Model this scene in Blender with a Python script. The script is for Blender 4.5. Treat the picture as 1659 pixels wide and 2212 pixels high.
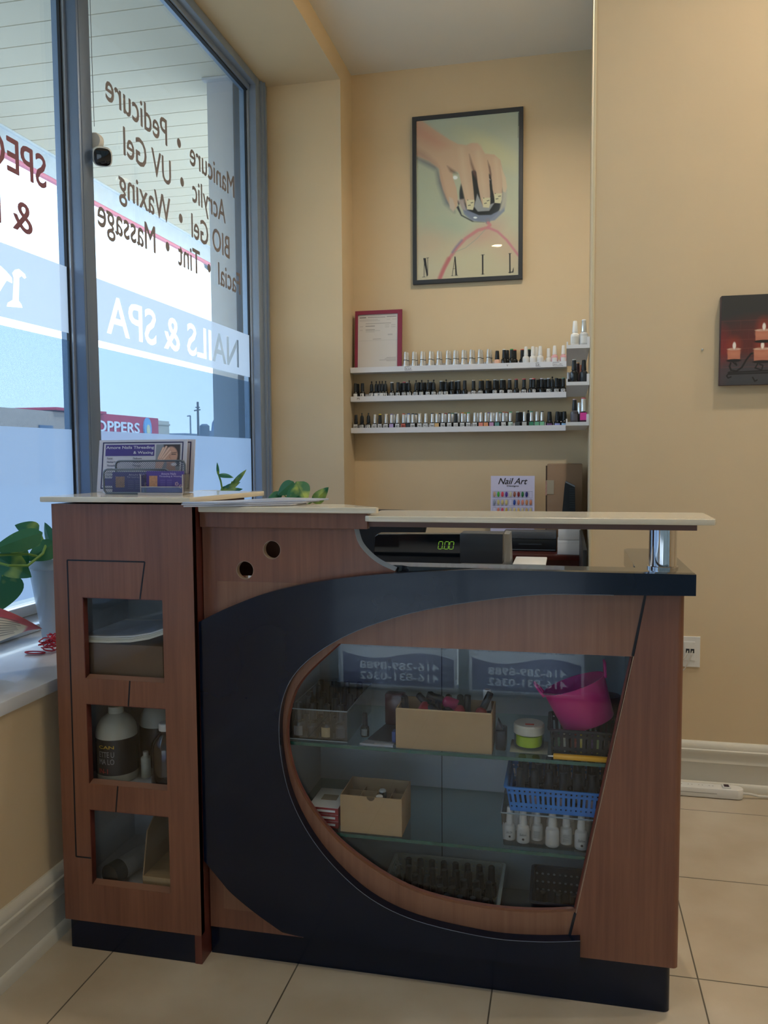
import bpy, bmesh, math, random
import numpy as np
from mathutils import Vector, Matrix
random.seed(7)
for o in list(bpy.data.objects): bpy.data.objects.remove(o, do_unlink=True)
S = bpy.context.scene
COL = S.collection

# ------------------------------------------------------------------ camera
FPX, PITCH, ROLL, YAW = 1774.44, -0.068622, 0.006664, 0.217965
CAMH = 1.21
def _rot(p, r, y):
    Rx = np.array([[1, 0, 0], [0, math.cos(p), -math.sin(p)], [0, math.sin(p), math.cos(p)]])
    Ry = np.array([[math.cos(r), 0, math.sin(r)], [0, 1, 0], [-math.sin(r), 0, math.cos(r)]])
    Rz = np.array([[math.cos(y), -math.sin(y), 0], [math.sin(y), math.cos(y), 0], [0, 0, 1]])
    return Rz @ Rx @ Ry
R = _rot(PITCH, ROLL, YAW)
cd = bpy.data.cameras.new('camera'); cam = bpy.data.objects.new('camera', cd); COL.objects.link(cam)
cd.sensor_fit = 'HORIZONTAL'; cd.sensor_width = 36; cd.lens = FPX * 36 / 1659; cd.clip_start = 0.05; cd.clip_end = 500
cam.matrix_world = Matrix(((R[0][0], R[0][2], -R[0][1], 0), (R[1][0], R[1][2], -R[1][1], 0), (R[2][0], R[2][2], -R[2][1], CAMH), (0, 0, 0, 1)))
S.camera = cam
def at(px, py, ax, val):
    """point of the photo carried onto a real plane of the place"""
    d = R @ np.array([(px - 829.5) / FPX, 1, -(py - 1106) / FPX]); o = np.array([0, 0, CAMH]); i = 'xyz'.index(ax)
    return o + (val - o[i]) / d[i] * d

# ------------------------------------------------------------------ world, sun, lamps, exposure
S.view_settings.view_transform = 'Standard'; S.view_settings.look = 'None'
S.view_settings.gamma = 1; S.view_settings.use_curve_mapping = False
S.view_settings.exposure = 0.2
SKY_STRENGTH = 3.6
W = bpy.data.worlds.new('World'); S.world = W; W.use_nodes = True
nt = W.node_tree; nt.nodes.clear()
tc = nt.nodes.new('ShaderNodeTexCoord'); sp = nt.nodes.new('ShaderNodeSeparateXYZ'); cr = nt.nodes.new('ShaderNodeValToRGB')
bg = nt.nodes.new('ShaderNodeBackground'); wo = nt.nodes.new('ShaderNodeOutputWorld')
nt.links.new(tc.outputs['Generated'], sp.inputs[0]); nt.links.new(sp.outputs['Z'], cr.inputs[0])
cr.color_ramp.elements[0].position = 0.0; cr.color_ramp.elements[0].color = (0.72, 0.82, 0.90, 1)
cr.color_ramp.elements[1].position = 0.6; cr.color_ramp.elements[1].color = (0.42, 0.62, 0.95, 1)
nt.links.new(cr.outputs[0], bg.inputs[0]); bg.inputs[1].default_value = SKY_STRENGTH; nt.links.new(bg.outputs[0], wo.inputs[0])
sun = bpy.data.lights.new('sun', 'SUN'); sun.energy = 3.0; sun.angle = 0.02; sun.color = (1, .95, .88)
so = bpy.data.objects.new('sun', sun); COL.objects.link(so); so.rotation_euler = (math.radians(38), 0, math.radians(60))
CEIL_LAMP = 11.0     # watts of each ceiling downlight

# ------------------------------------------------------------------ materials
def lin(c):
    if isinstance(c, str):
        c = tuple(int(c[i:i + 2], 16) / 255 for i in (0, 2, 4))
    return tuple((x / 12.92 if x <= .04045 else ((x + .055) / 1.055) ** 2.4) for x in c)
MC = {}
def mat(name, col='808080', rough=.5, metal=0., spec=.5, coat=0., noise=0., bump=0., scale=20., emit=None, es=1., trans=0., ior=1.45, alpha=1.):
    if name in MC: return MC[name]
    m = bpy.data.materials.new(name); m.use_nodes = True; n = m.node_tree; b = n.nodes['Principled BSDF']
    c = lin(col); b.inputs['Base Color'].default_value = (*c, 1); b.inputs['Roughness'].default_value = rough
    b.inputs['Metallic'].default_value = metal; b.inputs['Specular IOR Level'].default_value = spec
    b.inputs['Coat Weight'].default_value = coat; b.inputs['Coat Roughness'].default_value = .05
    b.inputs['Transmission Weight'].default_value = trans; b.inputs['IOR'].default_value = ior; b.inputs['Alpha'].default_value = alpha
    if emit: b.inputs['Emission Color'].default_value = (*lin(emit), 1); b.inputs['Emission Strength'].default_value = es
    if noise or bump:
        t = n.nodes.new('ShaderNodeTexCoord'); z = n.nodes.new('ShaderNodeTexNoise'); z.inputs['Scale'].default_value = scale; z.inputs['Detail'].default_value = 4
        n.links.new(t.outputs['Object'], z.inputs['Vector'])
        if noise:
            mr = n.nodes.new('ShaderNodeMapRange'); mr.inputs['To Min'].default_value = 1 - noise; mr.inputs['To Max'].default_value = 1 + noise
            mx = n.nodes.new('ShaderNodeVectorMath'); mx.operation = 'SCALE'; mx.inputs[0].default_value = c
            n.links.new(z.outputs['Fac'], mr.inputs['Value']); n.links.new(mr.outputs[0], mx.inputs['Scale']); n.links.new(mx.outputs[0], b.inputs['Base Color'])
        if bump:
            bu = n.nodes.new('ShaderNodeBump'); bu.inputs['Strength'].default_value = bump; bu.inputs['Distance'].default_value = .002
            n.links.new(z.outputs['Fac'], bu.inputs['Height']); n.links.new(bu.outputs[0], b.inputs['Normal'])
    MC[name] = m; return m
def wood(name, c1, c2, rough=.35, scale=(60, 60, 2.2), coat=.25):
    if name in MC: return MC[name]
    m = bpy.data.materials.new(name); m.use_nodes = True; n = m.node_tree; b = n.nodes['Principled BSDF']
    t = n.nodes.new('ShaderNodeTexCoord'); mp = n.nodes.new('ShaderNodeMapping'); mp.inputs['Scale'].default_value = scale
    z = n.nodes.new('ShaderNodeTexNoise'); z.inputs['Scale'].default_value = 1.6; z.inputs['Detail'].default_value = 6; z.inputs['Roughness'].default_value = .65
    mp2 = n.nodes.new('ShaderNodeMapping'); mp2.inputs['Scale'].default_value = (scale[0] * .12, scale[1] * .12, scale[2] * .5)
    z2 = n.nodes.new('ShaderNodeTexNoise'); z2.inputs['Scale'].default_value = 1.5; z2.inputs['Detail'].default_value = 2
    r = n.nodes.new('ShaderNodeValToRGB'); r.color_ramp.elements[0].position = .3; r.color_ramp.elements[1].position = .72
    r.color_ramp.elements[0].color = (*lin(c1), 1); r.color_ramp.elements[1].color = (*lin(c2), 1)
    ad = n.nodes.new('ShaderNodeMath'); ad.operation = 'MULTIPLY_ADD'; ad.inputs[1].default_value = .6
    sc = n.nodes.new('ShaderNodeMath'); sc.operation = 'MULTIPLY'; sc.inputs[1].default_value = .4
    n.links.new(t.outputs['Object'], mp.inputs[0]); n.links.new(mp.outputs[0], z.inputs['Vector'])
    n.links.new(t.outputs['Object'], mp2.inputs[0]); n.links.new(mp2.outputs[0], z2.inputs['Vector'])
    n.links.new(z2.outputs['Fac'], sc.inputs[0]); n.links.new(z.outputs['Fac'], ad.inputs[0]); n.links.new(sc.outputs[0], ad.inputs[2])
    n.links.new(ad.outputs[0], r.inputs[0]); n.links.new(r.outputs[0], b.inputs['Base Color'])
    b.inputs['Roughness'].default_value = rough; b.inputs['Coat Weight'].default_value = coat; b.inputs['Coat Roughness'].default_value = .18
    MC[name] = m; return m
def glass(name, tint=(.93, .97, .96), refl=1.0, rough=0.0):
    if name in MC: return MC[name]
    m = bpy.data.materials.new(name); m.use_nodes = True; n = m.node_tree; n.nodes.clear()
    tr = n.nodes.new('ShaderNodeBsdfTransparent'); tr.inputs[0].default_value = (*tint, 1)
    gl = n.nodes.new('ShaderNodeBsdfGlossy'); gl.inputs['Roughness'].default_value = rough
    fr = n.nodes.new('ShaderNodeFresnel'); ge = n.nodes.new('ShaderNodeNewGeometry')   # same reflectance from both sides of the pane
    io = n.nodes.new('ShaderNodeMapRange'); io.inputs['To Min'].default_value = 1.5; io.inputs['To Max'].default_value = 1 / 1.5
    n.links.new(ge.outputs['Backfacing'], io.inputs['Value']); n.links.new(io.outputs[0], fr.inputs[0])
    mu = n.nodes.new('ShaderNodeMath'); mu.operation = 'MULTIPLY'; mu.inputs[1].default_value = refl
    mx = n.nodes.new('ShaderNodeMixShader'); o = n.nodes.new('ShaderNodeOutputMaterial')
    n.links.new(fr.outputs[0], mu.inputs[0]); n.links.new(mu.outputs[0], mx.inputs[0]); n.links.new(tr.outputs[0], mx.inputs[1]); n.links.new(gl.outputs[0], mx.inputs[2]); n.links.new(mx.outputs[0], o.inputs[0])
    MC[name] = m; return m
def film(name, col, tfac=0., dcol=None, dots=False, tcol=(1, 1, 1)):
    """vinyl film: translucent + a little diffuse, tfac of clear transmission"""
    if name in MC: return MC[name]
    m = bpy.data.materials.new(name); m.use_nodes = True; n = m.node_tree; n.nodes.clear()
    a = n.nodes.new('ShaderNodeBsdfTranslucent'); a.inputs[0].default_value = (*lin(col), 1)
    d = n.nodes.new('ShaderNodeBsdfDiffuse'); d.inputs[0].default_value = (*lin(dcol or col), 1)
    m1 = n.nodes.new('ShaderNodeMixShader'); m1.inputs[0].default_value = .3
    t = n.nodes.new('ShaderNodeBsdfTransparent'); t.inputs[0].default_value = (*tcol, 1)
    m2 = n.nodes.new('ShaderNodeMixShader'); m2.inputs[0].default_value = tfac
    o = n.nodes.new('ShaderNodeOutputMaterial')
    n.links.new(a.outputs[0], m1.inputs[1]); n.links.new(d.outputs[0], m1.inputs[2]); n.links.new(m1.outputs[0], m2.inputs[1]); n.links.new(t.outputs[0], m2.inputs[2]); n.links.new(m2.outputs[0], o.inputs[0])
    if dots:   # punched holes of the one-way film
        g = n.nodes.new('ShaderNodeNewGeometry'); s = n.nodes.new('ShaderNodeSeparateXYZ'); n.links.new(g.outputs['Position'], s.inputs[0])
        outs = []
        for ax in ('Y', 'Z'):
            k = n.nodes.new('ShaderNodeMath'); k.operation = 'MULTIPLY'; k.inputs[1].default_value = 2 * math.pi / .0042; n.links.new(s.outputs[ax], k.inputs[0])
            q = n.nodes.new('ShaderNodeMath'); q.operation = 'SINE'; n.links.new(k.outputs[0], q.inputs[0]); outs.append(q)
        ad = n.nodes.new('ShaderNodeMath'); ad.operation = 'MULTIPLY'; n.links.new(outs[0].outputs[0], ad.inputs[0]); n.links.new(outs[1].outputs[0], ad.inputs[1])
        mr = n.nodes.new('ShaderNodeMapRange'); mr.inputs['From Min'].default_value = -.6; mr.inputs['From Max'].default_value = .6
        mr.inputs['To Min'].default_value = max(0, tfac - .13); mr.inputs['To Max'].default_value = tfac + .13
        n.links.new(ad.outputs[0], mr.inputs['Value']); n.links.new(mr.outputs[0], m2.inputs[0])
    MC[name] = m; return m
def paintmat(name, rough=.5, coat=0.):
    if name in MC: return MC[name]
    m = bpy.data.materials.new(name); m.use_nodes = True; n = m.node_tree; b = n.nodes['Principled BSDF']
    v = n.nodes.new('ShaderNodeVertexColor'); v.layer_name = 'Col'; n.links.new(v.outputs['Color'], b.inputs['Base Color'])
    b.inputs['Roughness'].default_value = rough; b.inputs['Coat Weight'].default_value = coat; b.inputs['Coat Roughness'].default_value = .03
    MC[name] = m; return m

# ------------------------------------------------------------------ mesh building
class MB:
    def __init__(s): s.bm = bmesh.new(); s.mats = []
    def _mi(s, m):
        if m is None: return 0
        if m not in s.mats: s.mats.append(m)
        return s.mats.index(m)
    def merge(s, o, M=None, m=None):
        me = bpy.data.meshes.new('t'); o.to_mesh(me); o.free()
        if M is not None: me.transform(M)
        n0 = len(s.bm.faces); s.bm.from_mesh(me); bpy.data.meshes.remove(me); s.bm.faces.ensure_lookup_table()
        i = s._mi(m)
        for f in s.bm.faces[n0:]: f.material_index = i
        return s
    def addmesh(s, me, M=None, m=None, free=True):
        n0 = len(s.bm.faces)
        if M is not None: me.transform(M)
        s.bm.from_mesh(me); s.bm.faces.ensure_lookup_table(); i = s._mi(m)
        for f in s.bm.faces[n0:]: f.material_index = i
        if free: bpy.data.meshes.remove(me)
        return s
    def box(s, x0, x1, y0, y1, z0, z1, bev=0., m=None, M=None, seg=2):
        b = bmesh.new(); bmesh.ops.create_cube(b, size=1)
        for v in b.verts: v.co = Vector(((x0 + x1) / 2 + v.co.x * (x1 - x0), (y0 + y1) / 2 + v.co.y * (y1 - y0), (z0 + z1) / 2 + v.co.z * (z1 - z0)))
        if bev: bmesh.ops.bevel(b, geom=b.edges[:], offset=bev, segments=seg, affect='EDGES', profile=.5)
        return s.merge(b, M, m)
    def lathe(s, prof, c=(0, 0, 0), seg=20, M=None, m=None, sx=1, sy=1, sq=0.):
        b = bmesh.new(); rings = []
        for r, z in prof:
            ring = []
            for k in range(seg):
                a = 2 * math.pi * k / seg + (math.pi / seg if sq else 0); rr = r
                if sq and r > 1e-5: q = (abs(math.cos(a)) ** sq + abs(math.sin(a)) ** sq) ** (-1 / sq); rr = r * q
                ring.append(b.verts.new((c[0] + rr * math.cos(a) * sx, c[1] + rr * math.sin(a) * sy, c[2] + z)))
            rings.append(ring)
        for i in range(len(rings) - 1):
            for k in range(seg):
                b.faces.new((rings[i][k], rings[i][(k + 1) % seg], rings[i + 1][(k + 1) % seg], rings[i + 1][k]))
        if prof[0][0] > 1e-5: b.faces.new(rings[0][::-1])
        if prof[-1][0] > 1e-5: b.faces.new(rings[-1])
        bmesh.ops.remove_doubles(b, verts=b.verts[:], dist=1e-6)
        return s.merge(b, M, m)
    def cyl(s, p, q, r, r2=None, seg=16, m=None):
        p = Vector(p); q = Vector(q); d = q - p; L = d.length; M = Matrix.Translation(p) @ d.to_track_quat('Z', 'Y').to_matrix().to_4x4()
        return s.lathe([(r, 0), (r2 if r2 is not None else r, L)], seg=seg, M=M, m=m)
    def tube(s, pts, r, seg=8, m=None):
        pts = [Vector(p) for p in pts]; b = bmesh.new(); rings = []; n = len(pts); up = Vector((0, 0, 1))
        rs = r if isinstance(r, (list, tuple)) else [r] * n
        prev = None
        for i, p in enumerate(pts):
            t = (pts[min(i + 1, n - 1)] - pts[max(i - 1, 0)]).normalized()
            if prev is None: a = t.cross(up if abs(t.z) < .95 else Vector((1, 0, 0))).normalized()
            else: a = (prev - t * prev.dot(t)).normalized()
            prev = a; c = t.cross(a)
            rings.append([b.verts.new(p + (a * math.cos(2 * math.pi * k / seg) + c * math.sin(2 * math.pi * k / seg)) * rs[i]) for k in range(seg)])
        for i in range(n - 1):
            for k in range(seg): b.faces.new((rings[i][k], rings[i][(k + 1) % seg], rings[i + 1][(k + 1) % seg], rings[i + 1][k]))
        b.faces.new(rings[0][::-1]); b.faces.new(rings[-1])
        return s.merge(b, None, m)
    def quad(s, a, b_, c, d, m=None):
        b = bmesh.new(); b.faces.new([b.verts.new(v) for v in (a, b_, c, d)]); return s.merge(b, None, m)
    def poly(s, pts, m=None):
        b = bmesh.new(); b.faces.new([b.verts.new(v) for v in pts]); return s.merge(b, None, m)
    def prism(s, pts, d, m=None):
        """planar loop pushed along vector d"""
        b = bmesh.new(); f = b.faces.new([b.verts.new(v) for v in pts]); r = bmesh.ops.extrude_face_region(b, geom=[f])
        for e in r['geom']:
            if isinstance(e, bmesh.types.BMVert): e.co += Vector(d)
        bmesh.ops.recalc_face_normals(b, faces=b.faces[:]); return s.merge(b, None, m)
    def build(s, name, m=None, parent=None, smooth=30, loc=None):
        me = bpy.data.meshes.new(name)
        if parent is not None:
            wl = Vector((0, 0, 0)); p = parent
            while p is not None: wl += p.location; p = p.parent
            bmesh.ops.translate(s.bm, verts=s.bm.verts[:], vec=-wl)
        elif loc is not None: bmesh.ops.translate(s.bm, verts=s.bm.verts[:], vec=-Vector(loc))
        s.bm.to_mesh(me); s.bm.free()
        for mm in ([m] if not s.mats else s.mats):
            me.materials.append(mm if mm is not None else m)
        if smooth:
            me.shade_smooth(); 
            try: me.set_sharp_from_angle(angle=math.radians(smooth))
            except Exception: pass
        o = bpy.data.objects.new(name, me); COL.objects.link(o)
        if parent is not None: o.parent = parent
        elif loc is not None: o.location = loc
        return o
def thing(name, label, cat, loc=(0, 0, 0), group=None, rz=0.):
    o = bpy.data.objects.new(name, None); COL.objects.link(o); o.location = loc; o.rotation_euler.z = rz; o.empty_display_size = .05
    o['label'] = label; o['category'] = cat
    if group: o['group'] = group
    return o
def tag(o, label, cat, group=None):
    o['label'] = label; o['category'] = cat
    if group: o['group'] = group
    return o
def struct(o, label=None):
    o['kind'] = 'structure'
    if label: o['label'] = label
    return o
def basis(origin, U, V, N=None):
    U = Vector(U); V = Vector(V); N = Vector(N) if N else U.cross(V)
    return Matrix(((U.x, V.x, N.x, origin[0]), (U.y, V.y, N.y, origin[1]), (U.z, V.z, N.z, origin[2]), (0, 0, 0, 1)))
def curve_mesh(cu):
    o = bpy.data.objects.new('tmp', cu); COL.objects.link(o); dg = bpy.context.evaluated_depsgraph_get(); dg.update()
    me = bpy.data.meshes.new_from_object(o.evaluated_get(dg)); bpy.data.objects.remove(o); bpy.data.curves.remove(cu); return me
def plate(loops, thick, bevel=0.):
    """2-D loops (outline + holes) -> solid of given thickness, from w=0 to w=-thick"""
    cu = bpy.data.curves.new('c', 'CURVE'); cu.dimensions = '2D'; cu.fill_mode = 'BOTH'; cu.extrude = thick / 2 - bevel; cu.bevel_depth = bevel; cu.bevel_resolution = 1
    if bevel: cu.offset = -bevel
    for lp in loops:
        sp_ = cu.splines.new('POLY'); sp_.points.add(len(lp) - 1)
        for i, (u, v) in enumerate(lp): sp_.points[i].co = (u, v, 0, 1)
        sp_.use_cyclic_u = True
    me = curve_mesh(cu); me.transform(Matrix.Translation((0, 0, -thick / 2))); return me
_tc = {}
def text_geo(s, bold=0., shear=0., extr=0.0, space=1.0):
    k = (s, bold, shear, extr, space)
    if k not in _tc:
        cu = bpy.data.curves.new('t', 'FONT'); cu.body = s; cu.size = 1; cu.offset = bold if extr else 0; cu.shear = shear; cu.extrude = extr; cu.space_character = space; cu.resolution_u = 3
        me = curve_mesh(cu)
        if bold and not extr:      # heavier strokes
            b_ = bmesh.new()
            for i_, (dx, dy) in enumerate(((-bold, 0), (bold, 0), (0, bold * .7), (0, -bold * .7))):
                m2 = me.copy(); m2.transform(Matrix.Translation((dx, dy, i_ * .00006))); b_.from_mesh(m2); bpy.data.meshes.remove(m2)
            b_.to_mesh(me); b_.free()
        co = np.array([v.co[:] for v in me.vertices]); _tc[k] = (me, co.min(0), co.max(0))
    return _tc[k]
def text_fit(mb, s, M, u0, u1, v0, v1, bold=0., shear=0., m=None, thick=0., space=1.0, w=0.):
    """writing fitted in a box of the plane M"""
    me, lo, hi = text_geo(s, bold, shear, .5 if thick else 0., space); me = me.copy()
    sx = (u1 - u0) / (hi[0] - lo[0]); sy = (v1 - v0) / (hi[1] - lo[1])
    T = M @ Matrix.Translation((u0, v0, w)) @ Matrix.Diagonal((sx, sy, thick if thick else 1, 1)) @ Matrix.Translation((-lo[0], -lo[1], .5 if thick else 0))
    mb.addmesh(me, T, m)
def text_h(mb, s, M, u, v, h, m=None, bold=0., shear=0., w=0., space=1., align='l', maxw=None, cond=1.):
    me, lo, hi = text_geo(s, bold, shear, 0., space); me = me.copy(); k = h / .73; kx = k * cond
    wd = (hi[0] - lo[0]) * kx
    if maxw and wd > maxw: kx *= maxw / wd; wd = maxw
    u0 = u - (wd / 2 if align == 'c' else wd if align == 'r' else 0)
    mb.addmesh(me, M @ Matrix.Translation((u0 - lo[0] * kx, v, w)) @ Matrix.Diagonal((kx, k, 1, 1)), m)
def XZ(o): return basis(o, (1, 0, 0), (0, 0, 1), (0, -1, 0))     # plane facing the camera side (-y)

# ------------------------------------------------------------------ painter for printed pictures
class Canvas:
    def __init__(s, w, h, col='ffffff'):
        s.w, s.h = w, h; s.a = np.ones((h, w, 3)) * np.array(lin(col)); yy, xx = np.mgrid[0:h, 0:w]; s.x = (xx + .5) / w; s.y = (yy + .5) / h; s.H = None
    def coords(s):
        if s.H is None: return s.x, s.y
        d = s.H[2, 0] * s.x + s.H[2, 1] * s.y + s.H[2, 2]
        return (s.H[0, 0] * s.x + s.H[0, 1] * s.y + s.H[0, 2]) / d, (s.H[1, 0] * s.x + s.H[1, 1] * s.y + s.H[1, 2]) / d
    def quadmap(s, c):      # unit square corners (TL,TR,BR,BL) -> drawing coordinates
        A = []; b = []
        for (u, v), (X, Y) in zip(((0, 0), (1, 0), (1, 1), (0, 1)), c):
            A.append([u, v, 1, 0, 0, 0, -u * X, -v * X]); b.append(X); A.append([0, 0, 0, u, v, 1, -u * Y, -v * Y]); b.append(Y)
        h = np.linalg.solve(np.array(A, float), np.array(b, float)); s.H = np.append(h, 1).reshape(3, 3)
    def blend(s, al, col):
        c = np.array(lin(col)) if not isinstance(col, np.ndarray) else col
        al = np.clip(al, 0, 1)[..., None]; s.a = s.a * (1 - al) + c * al
    def poly(s, pts, col, soft=1., op=1.):
        X, Y = s.coords(); d = np.full(X.shape, 1e18); ins = np.zeros(X.shape, bool); n = len(pts)
        for i in range(n):
            x0, y0 = pts[i]; x1, y1 = pts[(i + 1) % n]; ex, ey = x1 - x0, y1 - y0; L = ex * ex + ey * ey + 1e-12
            t = np.clip(((X - x0) * ex + (Y - y0) * ey) / L, 0, 1); d = np.minimum(d, (X - x0 - t * ex) ** 2 + (Y - y0 - t * ey) ** 2)
            c = ((y0 > Y) != (y1 > Y)) & (X < (x1 - x0) * (Y - y0) / (y1 - y0 + 1e-12) + x0); ins ^= c
        d = np.sqrt(d) * np.where(ins, 1, -1); s.blend((d / soft + .5) * 1.0 if soft else ins.astype(float), col) if op == 1 else s.blend(np.clip(d / soft + .5, 0, 1) * op, col)
    def line(s, pts, w, col, soft=1., op=1.):
        X, Y = s.coords(); d = np.full(X.shape, 1e18)
        for (x0, y0), (x1, y1) in zip(pts[:-1], pts[1:]):
            ex, ey = x1 - x0, y1 - y0; L = ex * ex + ey * ey + 1e-12
            t = np.clip(((X - x0) * ex + (Y - y0) * ey) / L, 0, 1); d = np.minimum(d, (X - x0 - t * ex) ** 2 + (Y - y0 - t * ey) ** 2)
        s.blend(np.clip((w / 2 - np.sqrt(d)) / soft + .5, 0, 1) * op, col)
    def ell(s, cx, cy, rx, ry, col, soft=.1, op=1., rot=0.):
        X, Y = s.coords(); ca, sa = math.cos(rot), math.sin(rot); dx, dy = X - cx, Y - cy
        q = np.sqrt(((dx * ca + dy * sa) / rx) ** 2 + ((-dx * sa + dy * ca) / ry) ** 2); s.blend(np.clip((1 - q) / soft + .5, 0, 1) * op, col)
    def mesh(s, name, M, W_, H_, m, parent):
        """flat printed sheet, M maps (u right, v up)"""
        w, h = s.w, s.h; me = bpy.data.meshes.new(name)
        us = np.linspace(0, W_, w + 1); vs = np.linspace(H_, 0, h + 1); U, V = np.meshgrid(us, vs)
        A = np.array(M); P = np.stack([U.ravel(), V.ravel(), np.zeros(U.size), np.ones(U.size)]); co = (A @ P)[:3].T
        wl = Vector((0, 0, 0)); p = parent
        while p is not None: wl += p.location; p = p.parent
        co = co - np.array(wl[:])
        i = np.arange(h)[:, None] * (w + 1) + np.arange(w)[None, :]
        F = np.stack([i + w + 1, i + w + 2, i + 1, i], -1).reshape(-1, 4)
        me.vertices.add(len(co)); me.vertices.foreach_set('co', co.astype(np.float32).ravel())
        me.loops.add(F.size); me.loops.foreach_set('vertex_index', F.ravel().astype(np.int32))
        me.polygons.add(len(F)); me.polygons.foreach_set('loop_start', (np.arange(len(F)) * 4).astype(np.int32)); me.update()
        ca = me.color_attributes.new('Col', 'FLOAT_COLOR', 'CORNER')
        c = np.ones((len(F), 4, 4), np.float32); c[..., :3] = s.a.reshape(-1, 1, 3); ca.data.foreach_set('color', c.ravel())
        me.materials.append(m); o = bpy.data.objects.new(name, me); COL.objects.link(o); o.parent = parent; return o

# palette
WALL = mat('wall_paint', 'd6c09c', .75, noise=.03, bump=.15, scale=6)
CEILM = mat('ceiling_paint', 'e2dccf', .9, noise=.02, scale=3)
TRIM = mat('trim_paint', 'd8d3c4', .4, noise=.02)
ALU = mat('anodised_frame', '8f9fb5', .38, metal=.35, noise=.03)
ALUD = mat('frame_gasket', '1c222c', .6)
BROWN = wood('cherry_veneer', '6c402f', '8b5a42', .42)
BROWN_D = wood('cherry_edge', '57271f', '6d3328', .4)
BLACK_HAZED = mat('black_gloss_laminate', '091427', .2, spec=.35, coat=.12, noise=.1, scale=3)  # black laminate, its base tinted blue for the haze over it
SLABW = mat('cream_laminate', 'd9cfba', .18, coat=.4, noise=.02)
WHITE = mat('white_plastic', 'e4e2dc', .35)
BLACK = mat('black_plastic', '121519', .35)
CHROME = mat('chrome', 'd8d8dc', .06, metal=1.)
GLASS = glass('clear_glass')
CASEG = glass('case_glass', (.92, .94, .95), 1.25)
SHELFG = glass('shelf_glass', (.80, .90, .88), 1.2)
GEDGE = mat('glass_edge_green', '1f5a4e', .15, coat=.6)
ACRYL = glass('clear_acrylic', (.93, .94, .95), 1.6)
CARD = mat('cardboard', 'b59770', .85, noise=.05, scale=40)
PAPER = mat('white_paper', 'e6e6e8', .7)
INNER = mat('cabinet_lining', 'b9bdc2', .55, noise=.02)

# ================================================================== THE SETTING
XL, YB, XS, YR, CZ = -1.257, 4.86, 0.088, 3.074, 3.45     # left wall, alcove back, alcove side, right wall, ceiling
YF, XF = -0.46, 4.2                                       # front wall behind the camera, far right wall
# floor: porcelain tiles with grout, 0.46 m grid
fm = bpy.data.materials.new('floor_tile'); fm.use_nodes = True; n = fm.node_tree; b = n.nodes['Principled BSDF']
t = n.nodes.new('ShaderNodeNewGeometry'); s = n.nodes.new('ShaderNodeSeparateXYZ'); n.links.new(t.outputs['Position'], s.inputs[0])
def _grid(ax, off, per):
    a = n.nodes.new('ShaderNodeMath'); a.operation = 'ADD'; a.inputs[1].default_value = -off + 40 * per; n.links.new(s.outputs[ax], a.inputs[0])
    m_ = n.nodes.new('ShaderNodeMath'); m_.operation = 'MODULO'; m_.inputs[1].default_value = per; n.links.new(a.outputs[0], m_.inputs[0])
    c_ = n.nodes.new('ShaderNodeMath'); c_.operation = 'SUBTRACT'; c_.inputs[1].default_value = per / 2; n.links.new(m_.outputs[0], c_.inputs[0])
    d_ = n.nodes.new('ShaderNodeMath'); d_.operation = 'ABSOLUTE'; n.links.new(c_.outputs[0], d_.inputs[0])
    e_ = n.nodes.new('ShaderNodeMath'); e_.operation = 'GREATER_THAN'; e_.inputs[1].default_value = per / 2 - .0018; n.links.new(d_.outputs[0], e_.inputs[0]); return e_
gx = _grid('X', .3075, .461); gy = _grid('Y', 1.93, .475)
mxm = n.nodes.new('ShaderNodeMath'); mxm.operation = 'MAXIMUM'; n.links.new(gx.outputs[0], mxm.inputs[0]); n.links.new(gy.outputs[0], mxm.inputs[1])
nz = n.nodes.new('ShaderNodeTexNoise'); nz.inputs['Scale'].default_value = 5; nz.inputs['Detail'].default_value = 5; n.links.new(t.outputs['Position'], nz.inputs['Vector'])
rp = n.nodes.new('ShaderNodeValToRGB'); rp.color_ramp.elements[0].position = .35; rp.color_ramp.elements[1].position = .7
rp.color_ramp.elements[0].color = (*lin('b9aa92'), 1); rp.color_ramp.elements[1].color = (*lin('c8bca7'), 1); n.links.new(nz.outputs['Fac'], rp.inputs[0])
mc = n.nodes.new('ShaderNodeMix'); mc.data_type = 'RGBA'; mc.inputs[7].default_value = (*lin('5f574b'), 1)
n.links.new(mxm.outputs[0], mc.inputs[0]); n.links.new(rp.outputs[0], mc.inputs[6]); n.links.new(mc.outputs[2], b.inputs['Base Color'])
b.inputs['Roughness'].default_value = .33
m = MB(); m.box(-1.85, XF + .1, YF - .1, YB + .1, -.1, 0); struct(m.build('floor', fm))
m = MB(); m.box(-1.85, XF + .1, YF - .1, YB + .1, CZ, CZ + .1); struct(m.build('ceiling', CEILM))
m = MB(); m.box(-1.80, XL, YF, 4.612, 0, .625); m.box(-1.80, XL, 4.612, YB + .1, 0, CZ); m.box(-1.80, XL, YF, 4.612, 3.322, CZ)
struct(m.build('wall_left', WALL, smooth=0))
m = MB(); m.box(XL, .3, YB, YB + .1, 0, CZ); struct(m.build('wall_back', WALL, smooth=0))
m = MB(); m.prism([(XS, YR, 0), (.12, YB, 0), (.3, YB, 0), (.3, YR, 0)], (0, 0, CZ)); struct(m.build('wall_alcove', WALL, smooth=0))
m = MB(); m.box(.3, XF, YR, YR + .1, 0, CZ); m.quad((XS, YR - .0003, 0), (.31, YR - .0003, 0), (.31, YR - .0003, CZ), (XS, YR - .0003, CZ)); struct(m.build('wall_right', WALL, smooth=0))
m = MB(); m.box(XF, XF + .1, YF, YR + .1, 0, CZ); struct(m.build('wall_far', WALL, smooth=0))
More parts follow.
